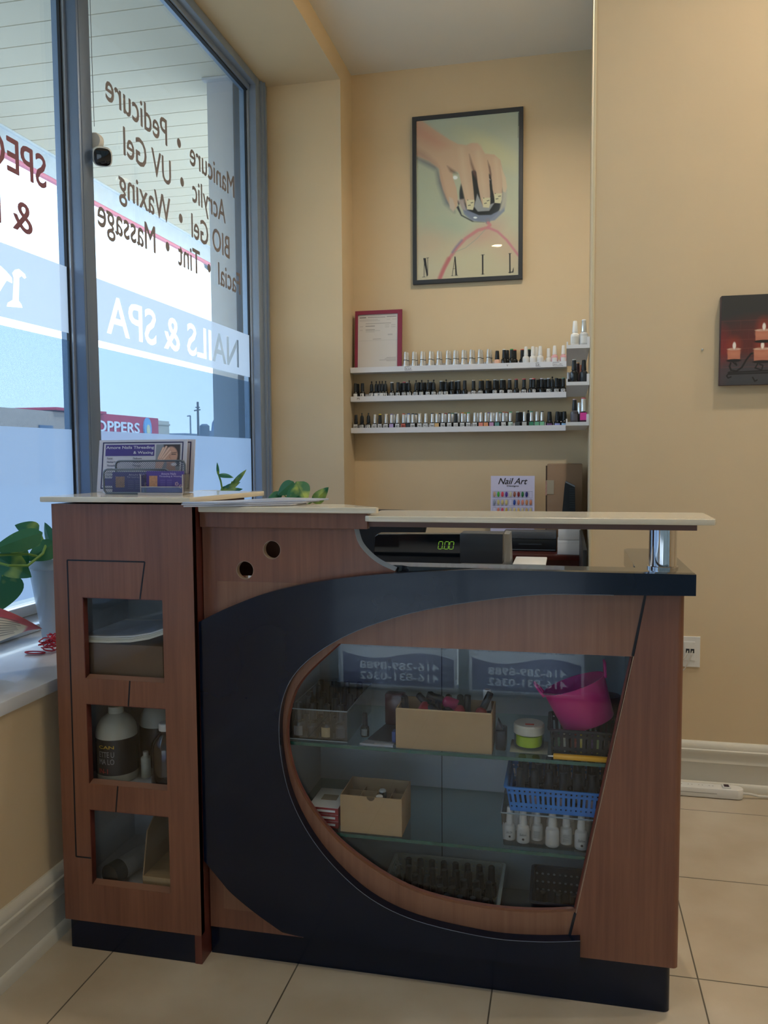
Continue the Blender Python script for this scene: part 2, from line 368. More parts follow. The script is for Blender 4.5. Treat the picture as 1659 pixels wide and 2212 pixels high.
m = MB(); m.box(-1.8, XF, YF - .1, YF, 1.95, CZ); m.box(3.0, XF, YF - .1, YF, 0, 1.95); m.box(-1.8, -1.2, YF - .1, YF, 0, 1.95)
struct(m.build('wall_front', WALL, smooth=0))
# corner bead on the alcove edge, paler than the walls
m = MB(); m.box(XS - .004, XS + .006, YR - .004, YR + .02, .18, CZ - .001, .002); struct(m.build('trim_3', mat('corner_bead', 'dccba6', .6)))
# baseboards with stepped profile (offset from the wall, height)
PROF = [(0, 0), (.022, 0), (.022, .022), (.017, .032), (.014, .034), (.014, .098), (.017, .104), (.014, .118), (.017, .132), (.021, .140), (.021, .150), (.017, .153), (.017, .163), (.012, .172), (.006, .178), (0, .178)]
m = MB(); m.prism([(XL + d, YF, z) for d, z in PROF], (0, YB - YF - .001, 0)); struct(m.build('baseboard_left', TRIM))
m = MB(); m.prism([(XS, YR - d, z) for d, z in PROF], (XF - XS, 0, 0)); struct(m.build('baseboard_right', TRIM))
m = MB(); m.box(-1.75, XL + .018, YF, 4.61, .627, .660, .004); struct(m.build('trim_1', mat('sill_stone', 'ced2d6', .22, coat=.3, noise=.05, scale=9)))

# storefront windows in the left wall
FR = film('frosted_film', 'a0b0c8', .04, tcol=(.8, .88, 1))
BAND = film('band_film', 'd4dae6', .08, tcol=(.75, .82, .95))
MESHF = film('perforated_film', '56687c', .50, dots=True, tcol=(.47, .58, .72))
VINYL = mat('lettering_vinyl', '8a8284', .6); VINYLM = mat('lettering_vinyl_maroon', '94606e', .6)
YZ = basis((-1.757, 0, 0), (0, -1, 0), (0, 0, 1), (-1, 0, 0))   # written to be read from the street
YZin = basis((-1.7555, 0, 0), (0, -1, 0), (0, 0, 1), (-1, 0, 0))
def sheet(name, y0, y1, z0, z1, mt, parent, x=-1.756):
    q = MB(); q.quad((x, y0, z0), (x, y1, z0), (x, y1, z1), (x, y0, z1)); return q.build(name, mt, parent, smooth=0)
def window(idx, y0, y1, mull_right=True):
    root = bpy.data.objects.new('window_%d' % idx, None); COL.objects.link(root); root.location = (-1.75, (y0 + y1) / 2, .66); root['kind'] = 'structure'
    q = MB(); q.box(-1.772, -1.764, y0 - .01, y1 + .01, .67, 3.30); q.build('glass', GLASS, root, smooth=0)
    q = MB(); q.box(-1.79, -1.70, y0 - .01, y1 + .01, 3.272, 3.32, .003); q.box(-1.79, -1.735, y0 - .01, y1 + .01, 3.245, 3.272, .002); q.build('head_frame', ALU, root)
    q = MB(); q.box(-1.79, -1.63, y0 - .01, y1 + .01, .661, .684, .004); q.box(-1.79, -1.745, y0 - .01, y1 + .01, .684, .72, .003); q.build('bottom_rail', mat('bottom_rail_metal', 'b4bfcc', .2, metal=.7), root)
    q = MB(); q.box(-1.762, -1.742, y1 - .012, y1 + .004, .68, 3.26, .002); q.box(-1.762, -1.742, y0 - .004, y0 + .012, .68, 3.26, .002); q.build('glazing_bead', mat('glazing_bead', 'a9b6c8', .3, metal=.4), root)
    q = MB(); q.box(-1.763, -1.752, y1 - .021, y1 - .012, .70, 3.25); q.box(-1.763, -1.752, y0 + .012, y0 + .021, .70, 3.25); q.box(-1.764, -1.745, y0, y1, 3.238, 3.245); q.build('gasket', ALUD, root)
    sheet('frosted_film', y0, y1, .74, 1.312, FR, root)
    sheet('perforated_film', y0, y1, 1.312, 1.632, MESHF, root, -1.7562)
    return root
w1 = window(1, 2.79, 4.45); w2 = window(2, .95, 2.706); w3 = window(3, YF, .87)
def mullion(y0, y1, idx):
    q = MB(); q.box(-1.80, -1.70, y0, y1, .662, 3.32, .004); q.box(-1.74, -1.6985, y0 + .012, y0 + .018, .69, 3.27); 
    return struct(q.build('trim_%d' % idx, mat('mullion_metal', '74859e', .4, metal=.35, noise=.03)))
mullion(2.706, 2.79, 4); mullion(.87, .95, 5)
q = MB(); q.box(-1.80, -1.70, 4.45, 4.52, .662, 3.32, .004); q.box(-1.79, -1.69, 4.52, 4.60, .662, 3.32, .004); q.box(-1.71, -1.68, 4.545, 4.55, .662, 3.32); struct(q.build('trim_6', ALU))
# lettering on the right pane
def wline(parent, s, ya, yb, base, cap, mt, name='lettering', desc=0., bold=.014, full=None):
    """ya = far end (reading start), yb = near end"""
    me, lo, hi = text_geo(s, bold, 0., 0., 1.0); me = me.copy(); sx = (yb - ya) / (hi[0] - lo[0]); k = cap / .69
    q = MB(); q.addmesh(me, basis((-1.7565, 0, 0), (0, -1, 0), (0, 0, 1)) @ Matrix.Translation((-ya, base, 0)) @ Matrix.Diagonal((-sx, k, 1, 1)) @ Matrix.Translation((-lo[0], 0, 0)))
    return q.build(name, mt, parent, smooth=0)
for s_, a_, b_, z_ in (('Manicure  \u2022  Pedicure', 4.255, 2.982, 2.60), ('Acrylic  \u2022  UV Gel', 4.13, 3.107, 2.432), ('BIO Gel  \u2022  Waxing', 4.175, 3.062, 2.260), ('Facial  \u2022  Tint  \u2022  Massage', 4.315, 2.90, 2.098)):
    wline(w1, s_, a_, b_, z_, .112, VINYL)
wline(w2, 'SPECIAL', 2.585, 2.07, 2.133, .108, VINYLM)
wline(w2, '& F', 2.50, 2.275, 1.955, .098, VINYLM)
# band of film with the shop name cut out of it
def band(parent, y0, y1, cut):
    z0, z1 = 1.658, 1.893
    q = MB(); q.box(-1.757, -1.755, y0, y1, z0, z1); bo = q.build('band_film', BAND, parent, smooth=0)
    md = bo.modifiers.new('b', 'BOOLEAN'); md.operation = 'DIFFERENCE'; md.object = cut; md.solver = 'EXACT'
    dg = bpy.context.evaluated_depsgraph_get(); dg.update(); me = bpy.data.meshes.new_from_object(bo.evaluated_get(dg)); bo.modifiers.clear(); bo.data = me
    bpy.data.objects.remove(cut)
    bm_ = bmesh.new(); bm_.from_mesh(me); bmesh.ops.delete(bm_, geom=[f for f in bm_.faces if f.normal.x < .9], context='FACES'); bm_.to_mesh(me); bm_.free()
    return bo
q = MB(); me, lo, hi = text_geo('NAILS & SPA', .012, 0., .5, 1.0); me = me.copy()
q.addmesh(me, basis((-1.756, 0, 0), (0, -1, 0), (0, 0, 1)) @ Matrix.Translation((-4.27, 1.698, -.01)) @ Matrix.Diagonal(((4.27 - 2.94) / (hi[0] - lo[0]), .152 / .72, .02, 1)) @ Matrix.Translation((-lo[0], -lo[1] * 0, .5)))
cutter = q.build('cutter', None, smooth=0); band(w1, 2.79, 4.45, cutter)
# serif letter of the script name on the left pane (stem with flag and foot, first arch)
def g2(px, py): v = at(px, py, 'x', -1.756); return (v[1], v[2])
L1 = [(14, 662), (16, 654), (27, 648), (29, 600), (26, 590), (31, 583), (40, 581), (53, 592), (56, 600), (52, 602), (46, 596), (41, 600), (40, 650), (46, 658), (48, 665)]
L2 = [(-40, 560), (-20, 572), (0, 574), (12, 585), (25, 600), (26, 612), (14, 606), (5, 620), (0, 629), (-8, 618), (-14, 600), (-30, 590)]
q = MB()
for L in (L1, L2): q.prism([(-1.77, *g2(x, y)) for x, y in L], (.03, 0, 0))
cutter = q.build('cutter', None, smooth=0); band(w2, .95, 2.706, cutter)

# front storefront behind the camera, with two hanging posters and a light-dimming film
w4 = bpy.data.objects.new('window_4', None); COL.objects.link(w4); w4.location = (.9, YF, 1); w4['kind'] = 'structure'
q = MB(); q.box(-1.2, 3.0, YF - .06, YF - .052, .03, 1.95); q.build('glass', GLASS, w4, smooth=0)
q = MB()
for u0, u1, v0, v1 in ((-1.2, 3.0, .78, 1.95), (-1.2, -1.139, .03, .78), (-.528, -.467, .03, .78), (.097, 3.0, .03, .78)): q.quad((u0, YF - .05, v0), (u1, YF - .05, v0), (u1, YF - .05, v1), (u0, YF - .05, v1))
q.build('added_shade_film', film('added_dark_film', '565c5c', .03, tcol=(.5, .55, .55)), w4, smooth=0)  # unseen film added to dim the front light, left off behind the posters
q = MB()
for x in (-1.2, .2, 1.6, 2.95): q.box(x, x + .05, YF - .08, YF, .02, 1.95, .004)
q.box(-1.2, 3.0, YF - .08, YF, 0, .03, .004); q.build('frame', ALU, w4)
SB = lambda x, y: at(x, y, 'y', 1.80 * 2 - YF + 0.0)
def sign(x0, x1, z0, z1, lab):
    root = thing('window_poster', lab, 'poster', ((x0 + x1) / 2, YF + .004, z0), 'posters with phone numbers on the front window')
    MM = basis((x1, YF + .006, z0), (-1, 0, 0), (0, 0, 1), (0, 1, 0)); w = x1 - x0; h = z1 - z0
    pm = film('poster_sheet', 'f4f4fa', 0.); pv = film('poster_violet_ink', '4a4670', .97, tcol=(.17, .15, .30))
    q = MB(); q.quad(MM @ Vector((0, 0, 0)), MM @ Vector((w, 0, 0)), MM @ Vector((w, h, 0)), MM @ Vector((0, h, 0))); q.build('sheet', pm, root, smooth=0)
    hv = .165; pts = [(.015, .02), (w - .015, .02), (w - .015, hv + .02)] + [(w - .015 - (w - .03) * k / 20, hv + .022 * math.sin(-k / 20 * 2 * math.pi) + .02 * (1 - k / 20)) for k in range(1, 20)] + [(.015, hv)]
    M2 = MM @ Matrix.Translation((0, 0, .0012))
    q = MB(); q.prism([MM @ Vector((u, v, .0006)) for u, v in pts], (0, .001, 0)); vf = q.build('violet_field', pv, root, smooth=0)
    for s_, v0_, v1_ in (('416-289-8988', .100, .140), ('416-831-0362', .045, .085)):      # numbers left clear in the violet print
        q = MB(); me, lo, hi = text_geo(s_, .02, 0., .5, 1.0); me = me.copy()
        q.addmesh(me, MM @ Matrix.Translation((w * .15, v0_, -.01)) @ Matrix.Diagonal((w * .68 / (hi[0] - lo[0]), (v1_ - v0_) / (hi[1] - lo[1]), .02, 1)) @ Matrix.Translation((-lo[0], -lo[1], .5)))
        ct_ = q.build('cutter', None, root, smooth=0); md = vf.modifiers.new('b', 'BOOLEAN'); md.operation = 'DIFFERENCE'; md.object = ct_; md.solver = 'EXACT'
        dg = bpy.context.evaluated_depsgraph_get(); dg.update(); me = bpy.data.meshes.new_from_object(vf.evaluated_get(dg)); vf.modifiers.clear(); vf.data = me; bpy.data.objects.remove(ct_)
    b_ = bmesh.new(); b_.from_mesh(vf.data); bmesh.ops.delete(b_, geom=[f for f in b_.faces if f.normal.y < .9], context='FACES'); b_.to_mesh(vf.data); b_.free()
    for nm_, s_, v0_, v1_ in (('opening_hours', 'OPEN 7 DAYS 10AM - 7:30PM', .215, .250), ('title', 'Amore Nails', .60, .70), ('subtitle', 'Threading & Waxing', .48, .55), ('service_line', 'Manicure', .36, .40)):
        q = MB(); text_fit(q, s_, M2, w * .08, w * .92, v0_, v1_, .012); q.build(nm_, mat('poster_ink', '4a4a66', .7), root, smooth=0)
a0 = SB(735, 1485); a1 = SB(987, 1492); b0 = SB(1013, 1492); b1 = SB(1262, 1500)
sign(float(a0[0]), float(a1[0]), .012, .78, 'white and violet phone number poster hanging left of the other on the shaded front window')
sign(float(b0[0]), float(b1[0]), .012, .78, 'white and violet phone number poster hanging right of the other on the shaded front window')

# ================================================================== OUTSIDE
gm = mat('asphalt', '999892', .9, noise=.1, scale=2)
m = MB(); m.box(-90, -1.85, -60, 120, -.3, -.12); struct(m.build('ground_outside', gm, smooth=0))
m = MB(); y = -1.2
while y < 8.4:
    m.box(-3.56, -1.86, y, y + .182, 3.35, 3.36); y += .19
m.box(-3.6, -1.8, -1.3, 8.62, 3.362, 3.45, m=None); struct(m.build('soffit', mat('soffit_vinyl', 'd9d2c2', .6), smooth=0))
FAS = mat('fascia_metal', 'c6d0dc', .5, noise=.12, scale=12)
m = MB(); m.box(-3.60, -3.57, -1.3, 8.62, 3.19, 3.37, .004); m.box(-3.60, -1.8, 8.60, 8.63, 3.19, 3.37, .004); m.box(-3.575, -3.55, -1.3, 8.6, 3.335, 3.35, .003)
f_ = m.build('fascia', FAS); struct(f_)
m = MB(); m.box(-3.605, -3.568, -1.3, 8.6, 3.165, 3.19, .004); struct(m.build('fascia_edge', mat('fascia_edge_fringe', 'e08aa4', .5)))  # fascia bottom edge, coloured pink for the fringe against bright sky
m = MB(); m.box(-2.02, -1.86, 4.51, 4.78, -.12, 3.35, .006); m.box(-2.03, -1.86, 4.47, 4.51, 3.335, 3.348); tag(m.build('porch_column', mat('column_metal', 'c4c6cc', .5, noise=.04), loc=(-1.95, 4.65, -.12)), 'grey square porch column standing just outside the window', 'column')
# the far side of the street
BX = -26.
def bp(px, py): v = at(px, py, 'x', BX); return float(v[1]), float(v[2])
yA, zA = bp(220, 893); yB_, zB = bp(342, 903); _, zbt = bp(220, 960)
root = thing('shop_building', 'red fronted shop across the road with white sign letters', 'building', (BX - 2, (yA + yB_) / 2, -.12))
y00 = bp(215, 900)[0] - 2.6
q = MB(); q.box(BX - 6, BX, bp(0, 900)[0] - 8, y00 + .2, -.12, zA - .12, .02); q.build('brick_wall', mat('far_brick', 'b59f8c', .9, noise=.2, scale=3), root)
q = MB(); q.box(BX - 6, BX, y00 + .2, yB_, -.12, zA, .02); q.build('red_wall', mat('far_red', 'c4324e', .6), root)
q = MB(); q.box(BX - 6.1, BX + .25, bp(113, 890)[0], yA + .1, zA - .05, zA + .1, .02); q.build('red_canopy', mat('far_red', 'c4324e', .6), root)
q = MB(); M2 = basis((BX + .06, 0, 0), (0, 1, 0), (0, 0, 1), (1, 0, 0)); zt = bp(220, 908)[1]; zb = bp(220, 933)[1]
me, lo, hi = text_geo('SHOPPERS', .03, 0, 0, 1); ye = bp(300, 920)[0]; y2 = bp(221, 920)[0]
wd = (ye - y2) / .62
text_fit(q, 'SHOPPERS', M2, ye - wd, ye, zb, zt, .03); q.build('sign_letters', mat('far_white', 'f2f2f2', .6), root, smooth=0)
q = MB(); yc, zc = bp(317, 926); q.lathe([(.0, 0), (.85, 0), (.85, .1), (0, .1)], M=basis((BX, yc, zc), (0, 1, 0), (0, 0, 1), (1, 0, 0)) @ Matrix.Diagonal((.55, .8, 1, 1)), seg=24); q.build('round_emblem', mat('far_blue', '7fb4dc', .6), root)
q = MB(); q.lathe([(.0, 0), (.35, 0), (.35, .04), (0, .04)], M=basis((BX + .1, yc, zc - .1), (0, 1, 0), (0, 0, 1), (1, 0, 0)) @ Matrix.Diagonal((.6, 1, 1, 1)), seg=20); q.build('emblem_mark', mat('far_cream', 'e6ddb0', .6), root)
q = MB(); q.box(BX, BX + .1, bp(83, 930)[0], bp(112, 930)[0], -.1, bp(83, 918)[1], .02); q.build('shop_window', mat('far_window', '4b5f78', .2), root)
y0_, z0_ = bp(342, 905); y1_, z1_ = bp(380, 910)
m = MB(); m.box(BX - 8, BX - .5, yB_ + .05, y1_, -.12, z1_, .02); m.box(BX - 8.05, BX - .45, yB_ + .05, y1_ + .05, z1_ - .3, z1_ - .18, .01)
tag(m.build('annex_building', mat('far_beige', 'c2b7a4', .9, noise=.05), loc=(BX - 4, (yB_ + y1_) / 2, -.12)), 'pale beige flat roofed building just right of the red shop', 'building')
def far(px, py, D): v = at(px, py, 'x', D); return Vector(v)
root = thing('utility_pole', 'tall wooden utility pole with crossarm beyond the car park', 'utility pole', (float(far(427, 930, -30)[0]), float(far(427, 930, -30)[1]), -.12))
a_ = far(427, 868, -30); q = MB(); q.cyl((a_.x, a_.y, -.12), a_, .12, .09, 10); q.build('pole', mat('pole_wood', '5f6368', .8), root)
q = MB(); q.cyl(far(420, 887, -30), far(432, 885, -30), .06, seg=6); q.cyl(far(423, 880, -30), far(431, 880, -30), .05, seg=6); q.build('crossarm', mat('pole_wood', '5f6368', .8), root)
a_ = far(411, 898, -34); m = MB(); m.cyl((a_.x, a_.y, -.12), a_, .1, .07, 8); m.cyl(a_, far(405, 899, -34), .06, seg=6); tag(m.build('street_light', mat('pole_steel', '7b838d', .6), loc=(a_.x, a_.y, -.12)), 'slim grey street light pole left of the wooden utility pole', 'street light')
root = thing('mobile_crane', 'crane boom leaning over the rooftops far beyond the road', 'crane', (float(far(460, 930, -50)[0]), float(far(460, 930, -50)[1]), -.12))
q = MB(); a_ = far(462, 914, -50); b_ = far(485, 868, -50); q.cyl(a_, b_, .28, .16, 6); q.cyl(far(458, 960, -50), a_, .35, .3, 6); q.build('boom', mat('crane_grey', '6e7f99', .6), root)
q = MB(); c_ = far(458, 950, -50); q.box(c_.x - 3, c_.x + 3, c_.y - 2, c_.y + 2, -.12, 3.0, .1); q.build('cab', mat('crane_grey', '6e7f99', .6), root)
c_ = far(442, 930, -40); zt = far(442, 920, -40).z; m = MB(); m.lathe([(.55, -.12), (.55, zt), (.3, zt + .2)], c=(c_.x, c_.y, 0), seg=16); tag(m.build('rooftop_tank', mat('tank_grey', '66707c', .7), loc=(c_.x, c_.y, -.12)), 'dark round tank standing right of the utility pole', 'tank')
c_ = far(405, 950, -42); m = MB(); m.box(c_.x - 3, c_.x, c_.y - .6, far(432, 950, -42).y, -.12, far(405, 936, -42).z, .05); tag(m.build('low_building', mat('far_grey', '7d8896', .8), loc=(c_.x, c_.y, -.12)), 'low dark grey roofline below the utility pole', 'building')
c_ = far(492, 950, -42); m = MB(); m.box(c_.x - 3, c_.x, c_.y, c_.y + 6, -.12, far(492, 930, -42).z, .05); tag(m.build('end_building', mat('far_grey', '7d8896', .8), loc=(c_.x, c_.y, -.12)), 'low grey block at the right end of the skyline', 'building')
# porch security dome
dc = at(453, 552, 'z', 3.34); root = thing('dome_camera', 'white dome security camera under the far end of the porch', 'security camera', (float(dc[0]), float(dc[1]), 3.35))
q = MB(); q.lathe([(.0, 3.35), (.10, 3.35), (.105, 3.30), (.09, 3.27), (.075, 3.26), (0, 3.26)], c=(dc[0], dc[1], 0), seg=24); q.build('housing', WHITE, root)
q = MB(); q.lathe([(.0, 3.26), (.072, 3.26), (.06, 3.215), (.03, 3.19), (0, 3.185)], c=(dc[0], dc[1], 0), seg=24); q.build('dome', mat('dome_cover', '6f7c8c', .1, coat=.6), root)

# ceiling downlights; the one in the alcove is added to brighten its walls
for lx, ly in ((-.74, .65), (.9, .9), (2.4, .9), (2.4, 2.3), (.9, 2.3), (-.02, 3.5)):
    root = thing('ceiling_downlight', 'round recessed ceiling downlight ' + {(-.74, .65): 'over the front of the desk', (.9, .9): 'right of the one over the desk front', (2.4, .9): 'nearest the far wall and front window', (2.4, 2.3): 'nearest the far corner', (.9, 2.3): 'beside the alcove edge', (-.02, 3.5): 'added inside the alcove to brighten it'}[(lx, ly)], 'ceiling light', (lx, ly, CZ), 'recessed ceiling downlights')
    q = MB(); q.lathe([(.055, -.002), (.055, -.008), (.072, -.008), (.075, -.001)], c=(lx, ly, CZ), seg=28); q.build('trim_ring', WHITE, root)
    q = MB(); q.lathe([(0, -.003), (.055, -.003)], c=(lx, ly, CZ), seg=28); q.build('lens', mat('lamp_lens', 'fff4e0', .5, emit='ffe9c8', es=14), root)
    l = bpy.data.lights.new('lamp', 'AREA'); l.shape = 'DISK'; l.size = .12; l.energy = CEIL_LAMP * {(-.74, .65): .25, (.9, .9): .4, (2.4, .9): .6, (2.4, 2.3): .9, (.9, 2.3): .9, (-.02, 3.5): 1.4}[(lx, ly)]; l.color = (1, .92, .80); l.spread = math.radians(150)
    lo_ = bpy.data.objects.new('lamp', l); COL.objects.link(lo_); lo_.parent = root; lo_.location = (0, 0, -.012)

# ================================================================== RECEPTION DESK
# ---- display tower on the left
TX0, TX1, TY0, TY1 = -1.201, -0.838, 1.743, 2.06
tower = thing('display_tower', 'tall cherry wood display cabinet with three small square windows beside the storefront', 'cabinet', (-1.02, 1.9, 0))
MT = basis((0, TY0, 0), (1, 0, 0), (0, 0, 1), (0, -1, 0))
wins = [(-1.126, -.918, .680, .877), (-1.125, -.917, .420, .618), (-1.125, -.916, .167, .356)]
def rectl(x0, x1, z0, z1): return [(x0, z0), (x1, z0), (x1, z1), (x0, z1)]
def gline(a, b, w=.0035):   # inlay strip between two points of the front
    a = Vector(a); b = Vector(b); d = (b - a).normalized(); nn = Vector((-d.y, d.x)) * w / 2; return [tuple(a + nn), tuple(a - nn), tuple(b - nn), tuple(b + nn)]
q = MB(); q.addmesh(plate([rectl(TX0, TX1, .071, 1.100)] + [rectl(*w) for w in wins], .018), MT)
q.build('front_panel', BROWN, tower, smooth=0)
q = MB()
for a, b in (((-1.163, .9655), (-.960, .9655)), ((-1.163, .9655), (-1.1655, .2335)), ((-1.1655, .2335), (-1.125, .2335)), ((-.960, .9655), (-.975, .877)), ((-1.007, .680), (-1.013, .618)), ((-1.047, .420), (-1.054, .356))):
    for lp in [gline(a, b)]: q.prism([MT @ Vector((u, v, .0006)) for u, v in lp], (0, .002, 0))
q.build('inlay_line', mat('inlay_black', '14161f', .5), tower, smooth=0)
q = MB()
for (x0, x1, z0, z1) in wins:      # returns lining each opening
    for l_ in ([rectl(x0, x0 + .0015, z0, z1)], [rectl(x0, x1, z1 - .0015, z1)]): q.addmesh(plate(l_, .018), basis((0, TY0 + .0005, 0), (1, 0, 0), (0, 0, 1), (0, -1, 0)))
q.build('opening_edge', BROWN_D, tower, smooth=0)
for (x0, x1, z0, z1) in wins:
    q = MB(); q.prism([(x0, TY0 + .001, z0), (x1, TY0 + .001, z0), (x1, TY0 + .019, z0 + .006), (x0, TY0 + .019, z0 + .006)], (0, 0, -.0012)); q.build('opening_bead', mat('bead_wood', '8a6450', .4), tower, smooth=0)
for (x0, x1, z0, z1) in wins:
    q = MB(); q.quad((x0 - .01, TY0 + .0195, z0 - .01), (x1 + .01, TY0 + .0195, z0 - .01), (x1 + .01, TY0 + .0195, z1 + .01), (x0 - .01, TY0 + .0195, z1 + .01)); q.build('pane', CASEG, tower, smooth=0)
q = MB(); q.box(TX1 - .018, TX1, TY0 + .0002, TY1, 0.0, 1.100, .0008); q.build('side_panel', BROWN_D, tower, smooth=0)
q = MB(); q.box(TX0, TX0 + .018, TY0 + .018, TY1, 0.071, 1.100); q.box(TX0 + .018, TX1 - .018, TY1 - .012, TY1, .071, 1.10); q.build('carcass', BROWN_D, tower, smooth=0)
q = MB()
q.box(TX0 + .018, TX0 + .022, TY0 + .021, TY1 - .012, .1, 1.08); q.box(TX1 - .022, TX1 - .018, TY0 + .021, TY1 - .012, .1, 1.08); q.box(TX0 + .018, TX1 - .018, TY1 - .016, TY1 - .012, .1, 1.08)
q.build('lining', INNER, tower, smooth=0)
for z in (.150, .405, .668, .90):
    q = MB(); q.box(TX0 + .022, TX1 - .022, TY0 + .021, TY1 - .016, z - .012, z, .001); q.build('shelf', INNER, tower, smooth=0)
q = MB(); q.box(TX0 + .014, TX1 - .001, TY0 + .002, TY0 + .018, 0, .0705, .001); q.build('plinth', BLACK_HAZED, tower, smooth=0)
q = MB(); q.addmesh(plate([[(-1.222, 1.730), (-.850, 1.730), (-.838, 1.733), (-.832, 1.745), (-.786, 2.07), (-.79, 2.078), (-.80, 2.082), (-1.222, 2.082)]], .0125, .002), Matrix.Translation((0, 0, 1.1175)))
q.build('countertop', SLABW, tower)
TTOP = 1.1176
q = MB(); q.box(TX1 - .03, -.8365, TY0 + .03, 2.05, 1.085, 1.1045, .001); q.build('top_rail', BROWN_D, tower, smooth=0)

# ---- main counter
desk = thing('reception_counter', 'cherry wood reception counter with sweeping black curve and glass display case', 'reception desk', (-.3, 2.0, 0))
MC_ = basis((0, 1.762, 0), (1, 0, 0), (0, 0, 1), (0, -1, 0))
MW = basis((0, 1.790, 0), (1, 0, 0), (0, 0, 1), (0, -1, 0))
def smoothl(pts, n=6, closed=False):
    """Catmull-Rom through 2-D points"""
    P = [Vector(p) for p in pts]; out = []
    for i in range(len(P) - 1):
        a = P[max(i - 1, 0)]; b_ = P[i]; c = P[i + 1]; d = P[min(i + 2, len(P) - 1)]
        for k in range(n):
            t = k / n; out.append(tuple(.5 * ((2 * b_) + (c - a) * t + (2 * a - 5 * b_ + 4 * c - d) * t * t + (3 * b_ - a - 3 * c + d) * t ** 3)))
    out.append(tuple(P[-1])); return out
outer_top = smoothl([(-.8365, .824), (-.795, .845), (-.754, .864), (-.674, .895), (-.584, .919), (-.476, .938), (-.37, .950), (-.216, .961), (-.12, .963)])
inner = smoothl([(.10, .916), (.057, .9155), (-.067, .911), (-.231, .886), (-.370, .851), (-.493, .799), (-.587, .730), (-.631, .655), (-.642, .560), (-.624, .445), (-.581, .350), (-.515, .268), (-.428, .200), (-.321, .160), (-.164, .141), (-.05, .145), (.039, .158)])
outer_bot = smoothl([(-.642, .093), (-.71, .133), (-.768, .174), (-.800, .207), (-.8365, .247)])
C = outer_top + [(.262, .963), (.262, .919)] + inner + [(.039, .088), (-.60, .088)] + outer_bot
q = MB(); q.addmesh(plate([C], .026), MC_); q.build('curved_panel', BLACK_HAZED, desk, smooth=0)
q = MB(); q.tube([(x, 1.7615, z) for x, z in inner], .0007, 4); q.build('curve_glint', mat('edge_highlight', '6d7480', .3), desk)  # thin pale strip painting a highlight along the curve's inner edge
# glass opening in the wood front
gl = smoothl([(-.504, .781), (-.589, .699), (-.624, .631), (-.634, .541), (-.604, .432), (-.526, .327), (-.415, .249), (-.306, .207), (-.168, .192), (-.06, .195), (.029, .208)]) + [(.141, .781)]
gl_o = [(-.505, .781)] + gl[1:]
q = MB(); q.addmesh(plate([[(-.80, .118), (.014, .118), (.030, .205), (.141, .781), (.1655, .918), (-.80, .918)], gl], .016), basis((0, 1.789, 0), (1, 0, 0), (0, 0, 1), (0, -1, 0))); q.build('case_front', wood('cherry_veneer_case', '784e39', '95694e', .42), desk, smooth=0)
q = MB(); q.tube([(x, 1.79 + .0135, z) for x, z in gl], .0035, 4); q.build('case_reveal', BROWN_D, desk)
# slanted groove
for a, b in (((.1660, .918), (.1415, .783)), ((.0280, .205), (.0135, .140))):
    q = MB(); q.prism([MW @ Vector((u, v, .0035)) for u, v in gline(a, b, .005)], (0, .006, 0)); q.build('groove', mat('inlay_black', '14161f', .5), desk, smooth=0)
# right wood panel with rounded corner, running back along the end
q = MB(); q.addmesh(plate([[(.0165, .140), (.0165, .107), (.232, .107), (.232, .918), (.1685, .918), (.1445, .783), (.031, .205)]], .018), basis((0, 1.785, 0), (1, 0, 0), (0, 0, 1), (0, -1, 0)))
arc = [(.232 + .012 * math.sin(a), 1.797 - .012 * math.cos(a)) for a in np.linspace(0, math.pi / 2, 7)]
q.prism([(x, y, .107) for x, y in arc] + [(.244, 2.18, .107), (.228, 2.18, .107), (.228, 1.80, .107)], (0, 0, .811))
q.build('end_panel', BROWN, desk)
q = MB(); q.tube([(.1432, 1.7848, .783), (.0300, 1.7848, .206)], .0008, 4); q.build('panel_edge', mat('edge_tape', 'b59c86', .4), desk)
# upper left wood panel with two holes and the concave cut
def circ(cx, cz, r, n=40): return [(cx + r * math.cos(2 * math.pi * k / n), cz + r * math.sin(2 * math.pi * k / n)) for k in range(n)]
cut = smoothl([(-.4655, 1.046), (-.455, 1.012), (-.432, .985), (-.405, .966), (-.372, .9515)])
UP = [(-.8355, .81)] + [(-.8355, 1.046)] + cut + [(-.37, .93), (-.6, .88)]
holes = [circ(-.663, .994, .0215), circ(-.730, .945, .0215)]
q = MB(); q.addmesh(plate([UP] + holes, .016), MW); q.build('upper_panel', BROWN, desk, smooth=0)
q = MB(); q.tube([(u, 1.798, v) for u, v in cut], .0085, 4); q.build('cut_edge', mat('edge_tape_grey', '9da5ac', .4), desk)
for h in holes:
    q = MB(); q.addmesh(plate([h, [((x - (-.663 if h is holes[0] else -.730)) * .96 + (-.663 if h is holes[0] else -.730), (z - (.994 if h is holes[0] else .945)) * .96 + (.994 if h is holes[0] else .945)) for x, z in h]], .017), basis((0, 1.7898, 0), (1, 0, 0), (0, 0, 1), (0, -1, 0))); q.build('hole_rim', mat('rim_wood', 'a08a78', .5), desk, smooth=0)
# lower left wood corner below the curve
q = MB(); q.addmesh(plate([[(-.8355, .069), (-.60, .069), (-.60, .25), (-.8355, .35)]], .014), MW); q.build('lower_panel', BROWN, desk, smooth=0)
q = MB(); pl = [(-.836, 1.794), (.215, 1.794)] + [(.215 + .015 * math.sin(a), 1.809 - .015 * math.cos(a)) for a in np.linspace(.2, math.pi / 2, 6)] + [(.230, 2.15), (.210, 2.15), (.210, 1.81), (-.836, 1.81)]
q.prism([(x, y, 0) for x, y in pl], (0, 0, .1065)); q.build('plinth', BLACK_HAZED, desk)
